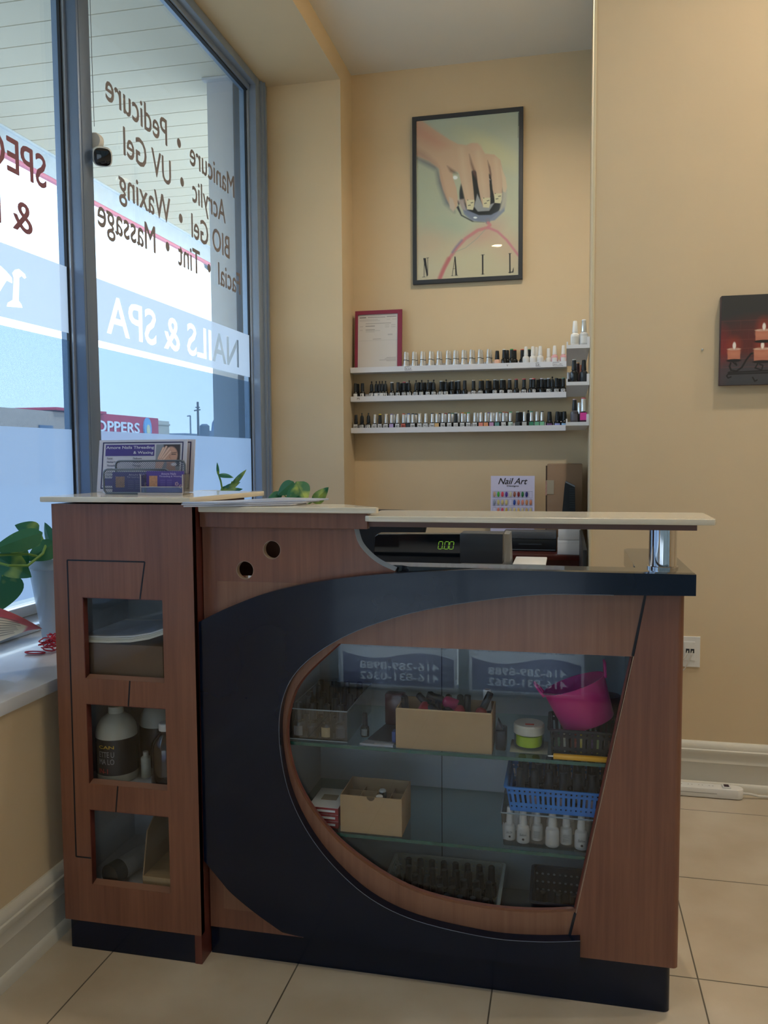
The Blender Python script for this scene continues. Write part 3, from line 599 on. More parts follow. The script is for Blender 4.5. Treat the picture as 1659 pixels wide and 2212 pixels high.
# black worktop: bar behind the curve and the return running back on the right
q = MB(); q.addmesh(plate([[(-.45, 1.808), (-.36, 1.808), (-.34, 1.789), (.262, 1.789), (.262, 2.17), (.245, 2.215), (.215, 2.235), (.160, 2.235), (.150, 2.215), (.150, 1.86), (-.45, 1.86)]], .042, .001), Matrix.Translation((0, 0, .9625)))
q.build('black_worktop', mat('worktop_black', '23262b', .12, coat=.6), desk)
q = MB(); q.box(.165, .228, 2.14, 2.175, .107, .92, .002); q.build('return_leg', BROWN_D, desk)
# aprons and cream ledges
q = MB(); q.box(-.8355, -.432, 1.777, 1.80, 1.046, 1.0815, .001); q.build('apron', BROWN, desk, smooth=0)
q = MB(); q.box(-.475, .266, 1.790, 1.93, 1.0505, 1.0645, .001); q.build('lower_apron', mat('apron_brown', '6d5047', .4), desk, smooth=0)
q = MB(); q.addmesh(plate([[(-.83, 1.760), (-.418, 1.760), (-.408, 1.763), (-.405, 1.772), (-.498, 1.868), (-.506, 1.875), (-.73, 1.885), (-.73, 2.05), (-.785, 2.08), (-.833, 1.80)]], .0135, .002), Matrix.Translation((0, 0, 1.0955))); q.build('middle_ledge', SLABW, desk)
q = MB(); q.addmesh(plate([[(-.422, 1.750), (.286, 1.750), (.2945, 1.753), (.2975, 1.762), (.302, 1.935), (.298, 1.946), (.288, 1.95), (-.425, 1.95), (-.438, 1.94), (-.432, 1.758)]], .0125, .002), Matrix.Translation((0, 0, 1.0775))); q.build('upper_ledge', SLABW, desk)
q = MB(); q.lathe([(.0325, .9626), (.0325, .967), (.029, .968), (.029, 1.0505)], c=(.207, 1.862, 0), seg=40); q.build('chrome_post', CHROME, desk)
# display case inside
q = MB(); q.box(-.655, .150, 2.128, 2.140, .062, .918); q.build('back_panel', mat('case_lining', 'c3c8cf', .5), desk, smooth=0)
q = MB(); q.box(-.318, -.316, 2.1265, 2.129, .062, .918); q.build('back_seam', mat('seam', '3c4247', .5), desk, smooth=0)
q = MB(); q.box(-.667, -.655, 1.811, 2.14, .062, .918); q.box(.150, .162, 1.811, 2.14, .062, .918); q.box(-.667, .162, 1.806, 2.14, .905, .917); q.build('case_sides', INNER, desk, smooth=0)
q = MB(); q.box(-.667, .162, 1.812, 2.14, .050, .062); q.build('case_floor', mat('case_floor', '9aa0a3', .5), desk, smooth=0)
q = MB(); q.poly([(x, 1.8065, z) for x, z in [(-.65, .12), (.15, .12), (.15, .90), (-.65, .90)]]); q.build('glass_pane', CASEG, desk, smooth=0)
SH1, SH2, FL = .535, .322, .0622
for z in (SH1, SH2):
    q = MB(); q.box(-.654, .149, 1.815, 2.125, z - .008, z); gs = q.build('glass_shelf', SHELFG, desk, smooth=0)
    q = MB(); q.box(-.654, .149, 1.8135, 1.815, z - .008, z, .0004); q.build('shelf_edge', GEDGE, gs, smooth=0)
for x in (-.45, -.1): 
    q = MB(); q.cyl((x, 2.118, SH2 - .012), (x, 2.128, SH2 - .012), .008, seg=10); q.build('shelf_bracket', mat('bracket', '6c7376', .4), desk)
# inner worktop behind the case
q = MB(); q.box(-.82, .14, 2.15, 2.62, .715, .74, .002); q.build('inner_worktop', mat('inner_top', '7a5040', .35, coat=.3), desk)
for x in (-.82, .12):
    q = MB(); q.box(x, x + .02, 2.15, 2.60, 0, .715); q.build('inner_leg', BROWN_D, desk, smooth=0)
q = MB(); q.box(-.835, -.52, 2.00, 2.012, .90, 1.05); q.build('hole_backing', mat('backing_brown', '4a3228', .6), desk, smooth=0)  # board added behind the two holes so they look dark

# ================================================================== BOTTLES
STK = mat('sticker_white', 'd9dadb', .7); INK = mat('marker_ink', '2a2a30', .7)
SILV = mat('silver_cap', 'dcdee0', .25, metal=.75); BLKG = mat('black_glass', '15181c', .15, coat=.4); BLKC = mat('black_cap', '1d2227', .35)
WHT = mat('white_gloss', 'e6e4df', .25, coat=.2)
def colm(h, r=.3): return mat('colour_' + h, h, r, coat=.2)
_bm = {}
def bmesh_of(kind, part):
    k = (kind, part)
    if k in _bm: return _bm[k]
    q = MB()
    if part == 'body':
        if kind == 'square': q.box(-.0125, .0125, -.0105, .0105, 0, .033, .003); q.lathe([(.007, .0325), (.0065, .037)], seg=12)
        elif kind == 'round': q.lathe([(0, 0), (.0135, 0), (.0145, .002), (.0145, .028), (.012, .034), (.0075, .037), (.007, .040)], seg=16)
        elif kind == 'flask': q.lathe([(0, 0), (.0135, 0), (.0145, .004), (.0125, .016), (.0105, .030), (.009, .042)], seg=12)
        elif kind == 'wide': q.lathe([(0, 0), (.016, 0), (.0175, .004), (.017, .022), (.012, .031), (.008, .033)], seg=16)
        elif kind == 'tall': q.lathe([(0, 0), (.0165, 0), (.0175, .002), (.0172, .036), (.0155, .043), (.0105, .047), (.0095, .050)], seg=20)
    elif part == 'cap':
        if kind == 'square': q.lathe([(.0095, .035), (.0093, .038), (.0078, .0775), (.0070, .079), (0, .079)], seg=16)
        elif kind == 'round': q.lathe([(.0098, .038), (.0092, .042), (.0083, .0775), (.0070, .0795), (0, .0795)], seg=16)
        elif kind == 'flask': q.lathe([(.0102, .0445), (.0095, .048), (.0080, .078), (.0066, .084), (0, .085)], seg=12)
        elif kind == 'wide': q.lathe([(.0108, .032), (.0112, .036), (.0088, .071), (.0078, .074), (0, .0745)], seg=16)
        elif kind == 'tall': q.lathe([(.0108, .050), (.0110, .053), (.0082, .092), (.0070, .095), (0, .0955)], seg=20)
    elif part == 'ogive': q.lathe([(.0092, .038), (.0095, .042), (.0086, .066), (.006, .074), (.0016, .0775), (.0012, .080)], seg=14)
    elif part == 'finial': q.lathe([(0, .0785), (.003, .0805), (.0045, .0835), (.003, .0865), (0, .0895)], seg=8)
    elif part == 'cap_top':
        r, z = {'square': (.0079, .0765), 'round': (.0084, .0765), 'wide': (.008, .0735), 'tall': (.0083, .092), 'flask': (.0068, .0835)}[kind]
        q.lathe([(r, z), (r, z + .003), (r * .8, z + .0045), (0, z + .0045)], seg=16)
    elif part == 'ring':
        r, z = {'flask': (.0106, .0425)}.get(kind, (.0102, .036)); q.lathe([(r, z), (r, z + .0022)], seg=14)
    elif part == 'label_sticker':
        if kind == 'square': q.quad((-.0105, -.0109, .006), (.0105, -.0109, .006), (.0105, -.0109, .0305), (-.0105, -.0109, .0305))
        else:
            r = {'round': .01475, 'wide': .0178, 'tall': .0178, 'flask': .0150}[kind]; z0, z1 = {'tall': (.006, .033), 'wide': (.006, .020)}.get(kind, (.005, .027))
            n_ = 8; b = bmesh.new(); ang = np.linspace(-.75, .75, n_)
            lo = [b.verts.new((r * math.sin(a), -r * math.cos(a), z0)) for a in ang]; hi = [b.verts.new((r * math.sin(a), -r * math.cos(a), z1)) for a in ang]
            for i in range(n_ - 1): b.faces.new((lo[i], lo[i + 1], hi[i + 1], hi[i]))
            q.merge(b)
    me_o = q.build('proto', BLKC); me = me_o.data; bpy.data.objects.remove(me_o); _bm[k] = me; return me
_num = {}
BOOST = 1.18
def bottle(loc, kind, label, body=None, cap=None, top=None, sticker=None, num=None, finial=False, ring=None, scale=1., rz=0., group=None, rot=None, name='polish_bottle', cat='nail polish'):
    r = thing(name, label, cat, loc, group, rz); r.scale = (scale * BOOST,) * 3
    if rot: r.rotation_euler = rot
    def p(part, m, nm=None, parent=None):
        o = bpy.data.objects.new(nm or part, bmesh_of(kind, part)); COL.objects.link(o); o.parent = parent or r
        o.material_slots[0].link = 'OBJECT'; o.material_slots[0].material = m; return o
    p('body', body or BLKG)
    if finial: p('ogive', cap or BLKC, 'cap'); p('finial', top or BLKC)
    else:
        p('cap', cap or BLKC)
        if top: p('cap_top', top)
    if ring: p('ring', ring)
    if sticker:
        s = p('label_sticker', sticker)
        if num:
            if (num, kind) not in _num:
                q = MB(); y = -.0112 if kind == 'square' else -(.0152 if kind == 'round' else .0182); me, lo, hi = text_geo(num, .01); w = min(.017, .007 * len(num))
                text_fit(q, num, basis((0, y, 0), (1, 0, 0), (0, 0, 1), (0, -1, 0)), -w / 2, w / 2, .013, .024, .01); oo = q.build('number', INK, smooth=0); _num[(num, kind)] = oo.data; bpy.data.objects.remove(oo)
            o = bpy.data.objects.new('number', _num[(num, kind)]); COL.objects.link(o); o.parent = s
    return r
ORD = ['first', 'second', 'third', 'fourth', 'fifth', 'sixth', 'seventh', 'eighth', 'ninth', 'tenth', 'eleventh', 'twelfth', 'thirteenth', 'fourteenth', 'fifteenth', 'sixteenth', 'seventeenth', 'eighteenth', 'nineteenth', 'twentieth',
       'twenty-first', 'twenty-second', 'twenty-third', 'twenty-fourth', 'twenty-fifth', 'twenty-sixth', 'twenty-seventh', 'twenty-eighth', 'twenty-ninth', 'thirtieth', 'thirty-first', 'thirty-second', 'thirty-third', 'thirty-fourth', 'thirty-fifth', 'thirty-sixth', 'thirty-seventh', 'thirty-eighth', 'thirty-ninth', 'fortieth']

# ---- wall ledges
LEDGE = mat('ledge_white', 'dcdee4', .4, noise=.01)
LZ = [1.700, 1.530, 1.344]
for z, nm in zip(LZ, ('top', 'middle', 'bottom')):
    m = MB(); prof = [(YB - .001, 0), (4.76, 0), (4.76, .031), (4.766, .031), (4.766, .016), (YB - .012, .016), (YB - .012, .05), (YB - .001, .05)]
    m.prism([(-1.253, y, z + dz) for y, dz in prof], (1.255 if nm != 'bottom' else 1.250, 0, 0))
    tag(m.build('picture_ledge', LEDGE, loc=(-.62, 4.8, z), smooth=0), 'long white picture ledge on the alcove wall, %s of three' % nm, 'shelf', 'long white picture ledges')
    m = MB(); w = .108; x1 = .103; x0 = -.002; prof = [(x0, 0), (x1, 0), (x1, .052), (x1 - .012, .052), (x1 - .012, .016), (x0 + .007, .016), (x0 + .007, .031), (x0, .031)]
    m.prism([(x, 3.95, z + .0 + dz) for x, dz in prof], (0, .79, 0))
    tag(m.build('side_ledge', LEDGE, loc=(.05, 4.3, z), smooth=0), 'short white ledge seen end on against the alcove side wall, %s of three' % nm, 'shelf', 'short white side ledges')
def ledge_text(s, px, z, frame=True, h=.010):
    M = basis((at(px, 800, 'y', 4.7595)[0], 4.7592, z), (1, 0, 0), (0, 0, 1), (0, -1, 0)); q = MB(); text_fit(q, s, M, 0, .006 * len(s) + .004, .010, .010 + h, .0)
    if frame:
        w = .006 * len(s) + .010
        for a in ((-.004, .005, 0, .0255), (-.004, w, .005, .0065), (-.004, w * .6, .024, .0255)):
            u0, u1 = a[0], a[1]; v0, v1 = (a[2], a[3]); q.quad(M @ Vector((u0 if v1 - v0 < .01 else u0, max(v0, .005), 0)), M @ Vector((u1 if v1 - v0 < .01 else u0 + .0013, max(v0, .005), 0)), M @ Vector((u1 if v1 - v0 < .01 else u0 + .0013, v1, 0)), M @ Vector((u0, v1, 0)))
    return q.build('ledge_marking', INK, smooth=0)
LM = []
led = [o for o in COL.objects if o.name.startswith('picture_ledge')]
for s_, px, li, fr in (('V.I.P', 876, 0, True), ('V', 1094, 0, False), ('LE', 1159, 0, True), ('jim oki', 1196, 0, True), ('PS', 771, 1, False)):
    o = ledge_text(s_, px, LZ[li] + .001, fr, .012 if s_ in ('PS', 'V') else .008); o.parent = led[li]; o.location = -Vector(led[li].location)

def xat(px, z, y=4.80): 
    return float(at(px, 1210 - 0, 'y', y)[0]) if False else float(at(px, 981 - (z - CAMH) / y * FPX, 'y', y)[0])
# top ledge
zt = LZ[0] + .0165
px1 = [876, 894, 912, 930, 947, 967, 983, 1001, 1018, 1036, 1055]
nums = ['', '1', '6', '7', '5', '11', '13', '5', '9', '17', '21']
for i, px in enumerate(px1):
    x = xat(px, zt + .04, 4.79)
    bottle((x, 4.787, zt), 'flask', 'silver flask polish bottle, front row of the top ledge, %s from the left' % ORD[i], SILV, SILV, ring=colm('33353a'), group='silver bottles on the top ledge', rz=random.uniform(-.5, .5))
    bottle((xat(px + 4.5, zt + .04, 4.825), 4.823, zt), 'flask', 'silver flask polish bottle, back row of the top ledge, %s from the left' % ORD[i], SILV, SILV, ring=colm('33353a'), group='silver bottles on the top ledge', rz=random.uniform(-.5, .5))
bottle((xat(1074, zt + .04, 4.785), 4.785, zt), 'wide', 'peach polish bottle with black cap beside the silver bottles on the top ledge', colm('e3b49c', .2), BLKC, ring=SILV)
for px, y, top, body, cap, kind, lab in (
    (1089, 4.787, 'dfe2dc', None, None, 'round', 'black polish bottle with pale cap top on the top ledge, right of the peach bottle'),
    (1096, 4.825, None, None, None, 'round', 'all black polish bottle behind the pale and green topped ones on the top ledge'),
    (1105, 4.787, '4fae5f', None, None, 'round', 'black polish bottle with green cap top on the top ledge'),
    (1112, 4.825, 'd4513a', None, None, 'round', 'black polish bottle with orange cap top just right of the green topped one'),
    (1128, 4.820, 'd4513a', None, None, 'round', 'black polish bottle with orange cap top left of the first white bottle'),
    (1143, 4.825, '4f8a5a', None, None, 'round', 'black polish bottle with dark green cap top behind the white bottles'),
    (1136, 4.785, None, WHT, WHT, 'tall', 'white polish bottle on the top ledge, leftmost of the white row'),
    (1151, 4.785, None, WHT, WHT, 'tall', 'white polish bottle on the top ledge, second of the white row'),
    (1159, 4.825, None, WHT, WHT, 'tall', 'white polish bottle half hidden in the back of the top ledge'),
    (1167, 4.785, None, WHT, WHT, 'tall', 'white polish bottle on the top ledge, above the small LE marking'),
    (1185, 4.800, None, WHT, WHT, 'round', 'short white polish bottle between the white row and the pink labelled pair'),
    (1198, 4.785, None, colm('dfa9ae'), WHT, 'tall', 'pink bottle with tall white cap on the top ledge, left of the pink pair'),
    (1217, 4.785, None, colm('dfa9ae'), WHT, 'tall', 'pink bottle with tall white cap at the right end of the top ledge')):
    bottle((xat(px, zt + .04, y), y, zt), kind, lab, body, cap, top=colm(top) if top else None, scale=.94 if kind == 'tall' else 1., sticker=(STK if (kind == 'tall' and y < 4.8) else None))
# middle ledge
zt = LZ[1] + .0165
mid = [(768, 0, ''), (783, 0, '4'), (803, 1, '7'), (813, 1, ''), (820, 1, '9'), (826, 1, ''), (833, 1, '12'), (847, 'e2e4e6', '13'), (860, 0, '14'), (873, 'c8606c', '15'), (884, 1, '17'), (899, 1, '20'), (911, 1, '21'), (925, 1, '24'), (937, 1, '25'), (953, 'b9bec4', '27'), (964, 1, '29'), (977, 'c7b8a4', ''), (991, 'b7b9bd', ''), (1004, 0, ''),
       (1023, 'c9b7a0', '43'), (1038, 'a9894f', '60'), (1053, 'c9ab6c', ''), (1069, 'b9bdc4', '51'), (1084, 'aab8b0', '45'), (1101, 'b5b8c4', '55'), (1115, 'cc5a62', ''), (1132, 'c2525c', '60'), (1147, 'b9bdc4', ''), (1153, 'c2525c', '57'), (1170, 'c6c1d2', ''), (1185, 'c9ced8', '67'), (1193, 1, ''), (1202, 0, '70'), (1217, '6f9a84', '72')]
bk = [773, 868, 880, 905, 917, 931, 958, 972, 986, 1042, 1058, 1074, 1089, 1162, 1178, 1209]
for i, (px, t_, nm) in enumerate(mid):
    y = 4.788 if i % 1 == 0 else 4.8; top = colm(t_) if isinstance(t_, str) else None
    d = {'e2e4e6': 'white', 'c8606c': 'rose', 'cc5a62': 'rose', 'c2525c': 'rose', '6f9a84': 'green', 'c9ab6c': 'gold', 'a9894f': 'gold'}.get(t_, 'pale') if isinstance(t_, str) else ''
    lab = '%s polish bottle on the middle ledge, front row, %s from the left' % ('bead-tipped black' if t_ == 1 else ('%s-topped black' % d if d else 'black'), ORD[i])
    bottle((xat(px, zt + .04, y), y, zt), 'round', lab, BLKG, BLKC, top=top if t_ != 1 else None, finial=(t_ == 1), sticker=STK if (nm or i < 16) else None, num=nm or None, group='black bottles on the middle ledge', rz=random.uniform(-.15, .15))
for i, px in enumerate(bk):
    bottle((xat(px, zt + .04, 4.828), 4.826, zt), 'round', 'black polish bottle, back row of the middle ledge, %s from the left' % ORD[i], BLKG, BLKC, top=[None, colm('c4b29a'), colm('b9bdc4')][i % 3], group='back row bottles on the middle ledge')
# bottom ledge
zt = LZ[2] + .0165
GR = ['4c6f68', '5b9b7a', '63b088']
low = [(769, 'b', None, '68', None), (782, 'f', None, '70', None), (796, 'f', None, '72', None), (810, 's', None, '87', None), (821, 'b', 'd6c23c', '78', None), (834, 's', 'd8d2c6', '80', None), (846, 's', '8b78b0', '', 'b9a6d4'), (859, 's', None, '82', None), (872, 's', 'd0604a', '84', 'cc6450'), (883, 's', '4a5fa6', '', '30343a'), (892, 's', '2f3338', '88', None),
       (907, 's', 'd8d2c6', '90', None), (920, 's', None, '92', None), (934, 's', '3a3d42', '94', None), (944, 's', 'cbb891', '', 'd6b07a'), (957, 's', None, '98', None), (971, 's', '3f4a48', '100', None), (985, 'b', 'cfd4d2', '102', None), (999, 's', 'd08a58', '104', None), (1012, 's', '3f9a72', '106', None), (1026, 's', None, '108', None),
       (1039, 's', None, '', 'df8a78'), (1050, 's', None, '', 'dc9468'), (1062, 's', None, '', 'bb92b8'), (1074, 's', None, '', '5d8f8c'), (1088, 's', 'b0643c', '116', None), (1103, 's', '3f9a72', '118', 'cfe4da'), (1118, 'b', 'b8c8c4', '', '3d4548'), (1133, 's', None, '', 'b9bcbc'), (1148, 's', '4f9a80', '', '2f7a60'), (1160, 's', None, '', '66a88a'), (1171, 's', '3d4246', '', '77ba96')]
for i, (px, k, top, nm, sc) in enumerate(low):
    cn = {'b': 'black-capped', 'f': 'bead-tipped', 's': 'silver-capped'}[k]; sn = ('sticker %s' % nm) if nm else 'coloured sticker'
    bottle((xat(px, zt + .04, 4.786), 4.786, zt), 'square' if k != 'f' else 'round', '%s square bottle with %s, bottom ledge front, %s from the left' % (cn, sn, ORD[i]), BLKG, SILV if k == 's' else BLKC, top=colm(top) if (top and k != 'f') else None, finial=k == 'f',
           sticker=colm(sc, .6) if sc else STK, num=nm or None, group='square bottles on the bottom ledge', scale=1.0)
for i, (px, top) in enumerate(((852, None), (878, 'c0c4c8'), (899, '2f3338'), (949, '3a3d42'), (963, 'c24a52'), (978, '6fb09a'), (991, None), (1005, 'd6c23c'), (1033, None), (1056, '9a6cb0'), (1068, None), (1081, '6fb09a'), (1095, 'c0604a'))):
    bottle((xat(px, zt + .04, 4.824), 4.822, zt), 'square', 'silver-capped bottle, back row of the bottom ledge, %s from the left' % ORD[i], BLKG, SILV, top=colm(top) if top else None, group='back row bottles on the bottom ledge')
bottle((xat(1141, zt + .04, 4.82), 4.818, zt), 'round', 'beaded black bottle standing between silver caps in the back of the bottom ledge', BLKG, BLKC, finial=True)
bottle((xat(1125, zt + .04, 4.82), 4.818, zt), 'round', 'black bottle in the back of the bottom ledge right of the dark stickered one', BLKG, BLKC)
for i, (px, y) in enumerate(((1187, 4.788), (1204, 4.788), (1219, 4.788), (1212, 4.825))):
    bottle((xat(px, zt + .04, y), y, zt), 'wide', 'squat black polish bottle at the right end of the bottom ledge, %s' % ['leftmost of four', 'second of four', 'rightmost of four', 'behind the others'][i], BLKG, BLKC, scale=1.05, sticker=colm(['6a4a7a', '8a94d0', '8ab4dc', '50506a'][i]))
BOOST = 1.0
# side ledge bottles
def sb(px, y, li, *a, **k):
    k['scale'] = k.get('scale', 1.) * 1.12; z = LZ[li] + .0165; return bottle((xat(px, z + .04, y), y, z), *a, **k)
sb(1242, 3.975, 0, 'tall', 'white polish bottle with white cap at the end of the top side ledge', WHT, WHT, sticker=colm('cfcdc6', .6), scale=1.05)
sb(1261, 3.975, 0, 'tall', 'clear labelled bottle with pink banded silver cap on the top side ledge', colm('bfc2c4'), SILV, top=colm('e6e6ea'), ring=colm('dd7f98'), sticker=colm('d7d9d9', .6), scale=1.08)
sb(1240, 3.975, 1, 'tall', 'black polish bottle with pale cap top at the end of the middle side ledge', BLKG, BLKC, top=colm('d9d6d0'), scale=.98)
sb(1261, 3.975, 1, 'tall', 'all black polish bottle against the wall on the middle side ledge', colm('2a2d31'), BLKC, scale=.95)
sb(1247, 4.06, 1, 'round', 'dark red polish bottle with peach cap top behind the black pair', colm('3c1e24'), colm('3c1e24'), top=colm('e0b48c'), scale=1.1)
sb(1252, 4.12, 1, 'round', 'coral polish bottle behind the black pair on the middle side ledge', colm('d98a72'), colm('d98a72'), scale=1.05)
sb(1228, 4.15, 1, 'round', 'small pale capped bottle peeking over the lip of the middle side ledge', colm('2a2d31'), colm('c9ccd0'), scale=.7)
sb(1241, 3.975, 2, 'tall', 'smoky bottle with clear and black cap at the end of the bottom side ledge', colm('45434a'), BLKC, top=colm('d8b8bc'), sticker=colm('5d5b66', .6), scale=1.0)
sb(1260, 3.975, 2, 'square', 'hot pink labelled square bottle with silver cap on the bottom side ledge', colm('3a1a30'), SILV, top=colm('e0707c'), sticker=colm('d63fa0', .5), scale=1.25)
sb(1252, 4.08, 2, 'square', 'silver capped bottle behind the smoky and hot pink bottles', BLKG, SILV, scale=1.1)

# ================================================================== WALL THINGS
# nail poster in a black frame
p0 = at(891, 260, 'y', YB); p1 = at(1130, 603, 'y', YB)
FX0, FX1, FZ0, FZ1 = -.888, -.251, 2.212, 3.168
fr = thing('framed_poster', 'tall black framed poster of a manicured hand with the word NAIL', 'picture', (-.57, YB - .02, FZ0))
MF = basis((0, YB - .028, 0), (1, 0, 0), (0, 0, 1), (0, -1, 0)); fw = .024
q = MB(); q.addmesh(plate([rectl(FX0, FX1, FZ0, FZ1), rectl(FX0 + fw, FX1 - fw, FZ0 + fw, FZ1 - fw)], .026, .002), MF); q.build('frame', mat('frame_black', '34373b', .4), fr)
c = Canvas(250, 378, 'cdd0bf')
c.quadmap([(203, 345), (1310, 215), (1308, 1972), (222, 2050)])
X, Y = c.coords(); tt = np.clip((Y - 300) / 1700, 0, 1)[..., None]
ga, gb, gc_ = (np.array(lin(k)) for k in ('bfc3b2', 'cfceb4', 'dccdb2')); c.a = np.where(tt < .5, ga + (gb - ga) * tt * 2, gb + (gc_ - gb) * (tt * 2 - 1))
c.ell(330, 1250, 300, 420, 'b9c0ac', 1.0, .6); c.ell(560, 1500, 330, 120, 'a9bfae', 1.2, .4, -.3); c.ell(330, 1650, 260, 160, 'e0bfa4', 1.2, .6); c.ell(900, 1560, 260, 90, 'd99a92', 1.2, .45, -.6); c.ell(1150, 1680, 240, 170, 'e2b59c', 1.2, .5, .5); c.ell(820, 1830, 380, 160, 'ddd0ae', 1.2, .6)
c.ell(1000, 640, 330, 120, 'e0d7a8', 1., .6, .5); c.poly([(203, 720), (420, 815), (500, 1000), (560, 1180), (620, 1310), (520, 1230), (440, 1010), (420, 870), (203, 760)], '5b5f7a', 60, .75)
c.ell(905, 1120, 235, 285, '3b4048', .06); c.ell(905, 1120, 200, 245, '23262b', .3); c.poly([(690, 1180), (760, 1290), (880, 1340), (1010, 1335), (1110, 1280), (1160, 1200), (1155, 1290), (1050, 1390), (940, 1412), (800, 1400), (720, 1330)], '8a93ad', 14, .9)
c.poly([(700, 1200), (640, 1180), (700, 1340), (830, 1408), (940, 1415), (810, 1412), (690, 1350), (640, 1260)], '30343f', 12); c.poly([(860, 1110), (930, 1250), (1045, 1205), (990, 1290), (870, 1300), (830, 1250)], 'a7a7ab', 12); c.poly([(985, 940), (1030, 980), (1020, 1010), (985, 1000)], 'b0a9ad', 8)
c.poly([(1100, 1100), (1180, 1060), (1170, 1240), (1110, 1290), (1115, 1200)], 'c3bbb2', 25, .8); c.ell(625, 942, 26, 20, 'ffffff', .5); c.ell(842, 1366, 20, 10, 'ffffff', .6); c.poly([(650, 1180), (720, 1170), (740, 1290), (700, 1280)], 'c9b2ac', 20, .8)
SK, SKD, SKL = 'dab79c', 'c89c86', 'e2c8ac'
c.poly([(150, 300), (270, 345), (420, 450), (560, 535), (650, 580), (740, 592), (800, 568), (860, 572), (905, 620), (945, 680), (1040, 688), (1105, 745), (1130, 850), (1010, 900), (830, 860), (640, 880), (470, 860), (425, 830), (340, 770), (150, 690)], SK, 18)
c.poly([(150, 300), (260, 360), (420, 480), (540, 600), (430, 640), (250, 560), (150, 520)], 'd99e88', 120, .75)
c.poly([(150, 600), (300, 680), (430, 800), (440, 840), (330, 770), (150, 700)], 'b98e80', 60, .6)
c.poly([(445, 780), (600, 880), (600, 940), (640, 1060), (655, 1150), (650, 1240), (620, 1290), (575, 1250), (545, 1190), (500, 1080), (465, 950)], SK, 14); c.poly([(455, 820), (490, 960), (530, 1120), (570, 1220), (520, 1150), (470, 980)], SKD, 30, .7)
c.poly([(540, 820), (620, 870), (650, 900), (610, 900), (570, 880)], '6d4a44', 30, .7)
c.poly([(940, 690), (1040, 690), (1105, 745), (1130, 860), (1135, 1000), (1125, 1110), (1105, 1180), (1050, 1165), (1022, 1060), (1015, 960), (990, 840)], SK, 12)
c.poly([(1110, 810), (1165, 930), (1180, 1030), (1165, 1090), (1135, 1080), (1130, 950)], SKL, 14)
c.poly([(600, 800), (780, 740), (805, 900), (825, 1080), (835, 1190), (815, 1283), (755, 1278), (735, 1190), (705, 1060), (665, 900)], SK, 10); c.poly([(800, 880), (845, 900), (870, 1050), (845, 1190), (832, 1180), (820, 1050)], '2a2a2e', 12)
c.poly([(775, 720), (960, 740), (985, 900), (1000, 1100), (1000, 1200), (990, 1257), (925, 1250), (900, 1170), (870, 1020), (850, 880)], SK, 10)
c.poly([(775, 690), (800, 760), (845, 880), (860, 960), (820, 900), (790, 800)], '7a5148', 26, .8); c.poly([(970, 750), (1000, 820), (1015, 900), (1010, 960), (990, 880)], '6b4640', 16, .8); c.poly([(990, 960), (1015, 960), (1025, 1060), (1045, 1160), (1010, 1150)], '2a2a2e', 10)
c.line([(690, 640), (720, 900), (770, 1180)], 50, SKL, 60, .7); c.line([(860, 620), (900, 860), (945, 1160)], 50, SKL, 60, .7); c.line([(1060, 740), (1080, 950), (1085, 1120)], 34, SKL, 50, .7); c.ell(840, 610, 60, 40, 'e0b8a0', .8, .7)
for (x, y) in ((790, 1225), (962, 1200), (1085, 1150)):
    c.poly([(x - 42, y - 45), (x + 40, y - 50), (x + 38, y + 20), (x + 26, y + 58), (x - 36, y + 54)], 'e7dcb8', 8)
    for k in range(7): c.ell(x - 30 + (k * 37) % 65, y - 45 + (k * 29) % 60, 6, 5, '6e6a58', .5)
c.poly([(560, 1150), (600, 1170), (625, 1250), (610, 1310), (570, 1270)], 'd8c3b4', 14)
c.ell(975, 1400, 26, 34, '8f8c9a', .5)
c.line([(980, 1420), (1000, 1440), (975, 1470), (870, 1500), (740, 1590), (650, 1690), (580, 1790), (520, 1900), (470, 2020)], 34, 'd88a8e', 16, .9); c.line([(700, 1610), (640, 1680), (600, 1740)], 22, '8a86a8', 20, .7); c.line([(560, 1810), (500, 1930), (465, 2020)], 44, 'd0686e', 20, .6)
c.line([(980, 1470), (1080, 1510), (1180, 1600), (1250, 1690), (1305, 1760)], 26, 'd98a98', 16, .9); c.line([(950, 1490), (860, 1590), (740, 1690), (620, 1740)], 8, 'a9b0a4', 8, .7)
IK = '2c2830'
c.line([(302, 1812), (300, 2005)], 6, IK, 4); c.poly([(290, 1808), (318, 1806), (342, 1985), (330, 2008)], IK, 4); c.line([(338, 1806), (340, 1990)], 6, IK, 4); c.line([(282, 2009), (312, 2007)], 5, IK, 4); c.line([(325, 1806), (348, 1803)], 5, IK, 4)
c.line([(626, 1800), (600, 1985)], 6, IK, 4); c.poly([(622, 1785), (634, 1785), (652, 1985), (634, 1987)], IK, 4); c.line([(590, 1989), (612, 1988)], 5, IK, 4); c.line([(626, 1985), (660, 1983)], 5, IK, 4); c.line([(608, 1915), (640, 1913)], 4, IK, 4)
c.line([(923, 1765), (925, 1965)], 16, IK, 4); c.line([(907, 1762), (941, 1759)], 5, IK, 4); c.line([(908, 1967), (942, 1964)], 5, IK, 4)
c.line([(1213, 1745), (1215, 1945)], 15, IK, 4); c.line([(1200, 1743), (1228, 1740)], 5, IK, 4); c.poly([(1197, 1947), (1252, 1943), (1256, 1885), (1248, 1900), (1240, 1932), (1200, 1940)], IK, 3)
c.line([(1302, 235), (1302, 368)], 12, '3c3c3c', 3, .8); c.line([(1298, 375), (1296, 500)], 6, '5c5c5c', 3, .6)
for k in range(9): c.line([(1290, 245 + k * 14), (1312, 245 + k * 14)], 3, 'b9bdb4', 2)
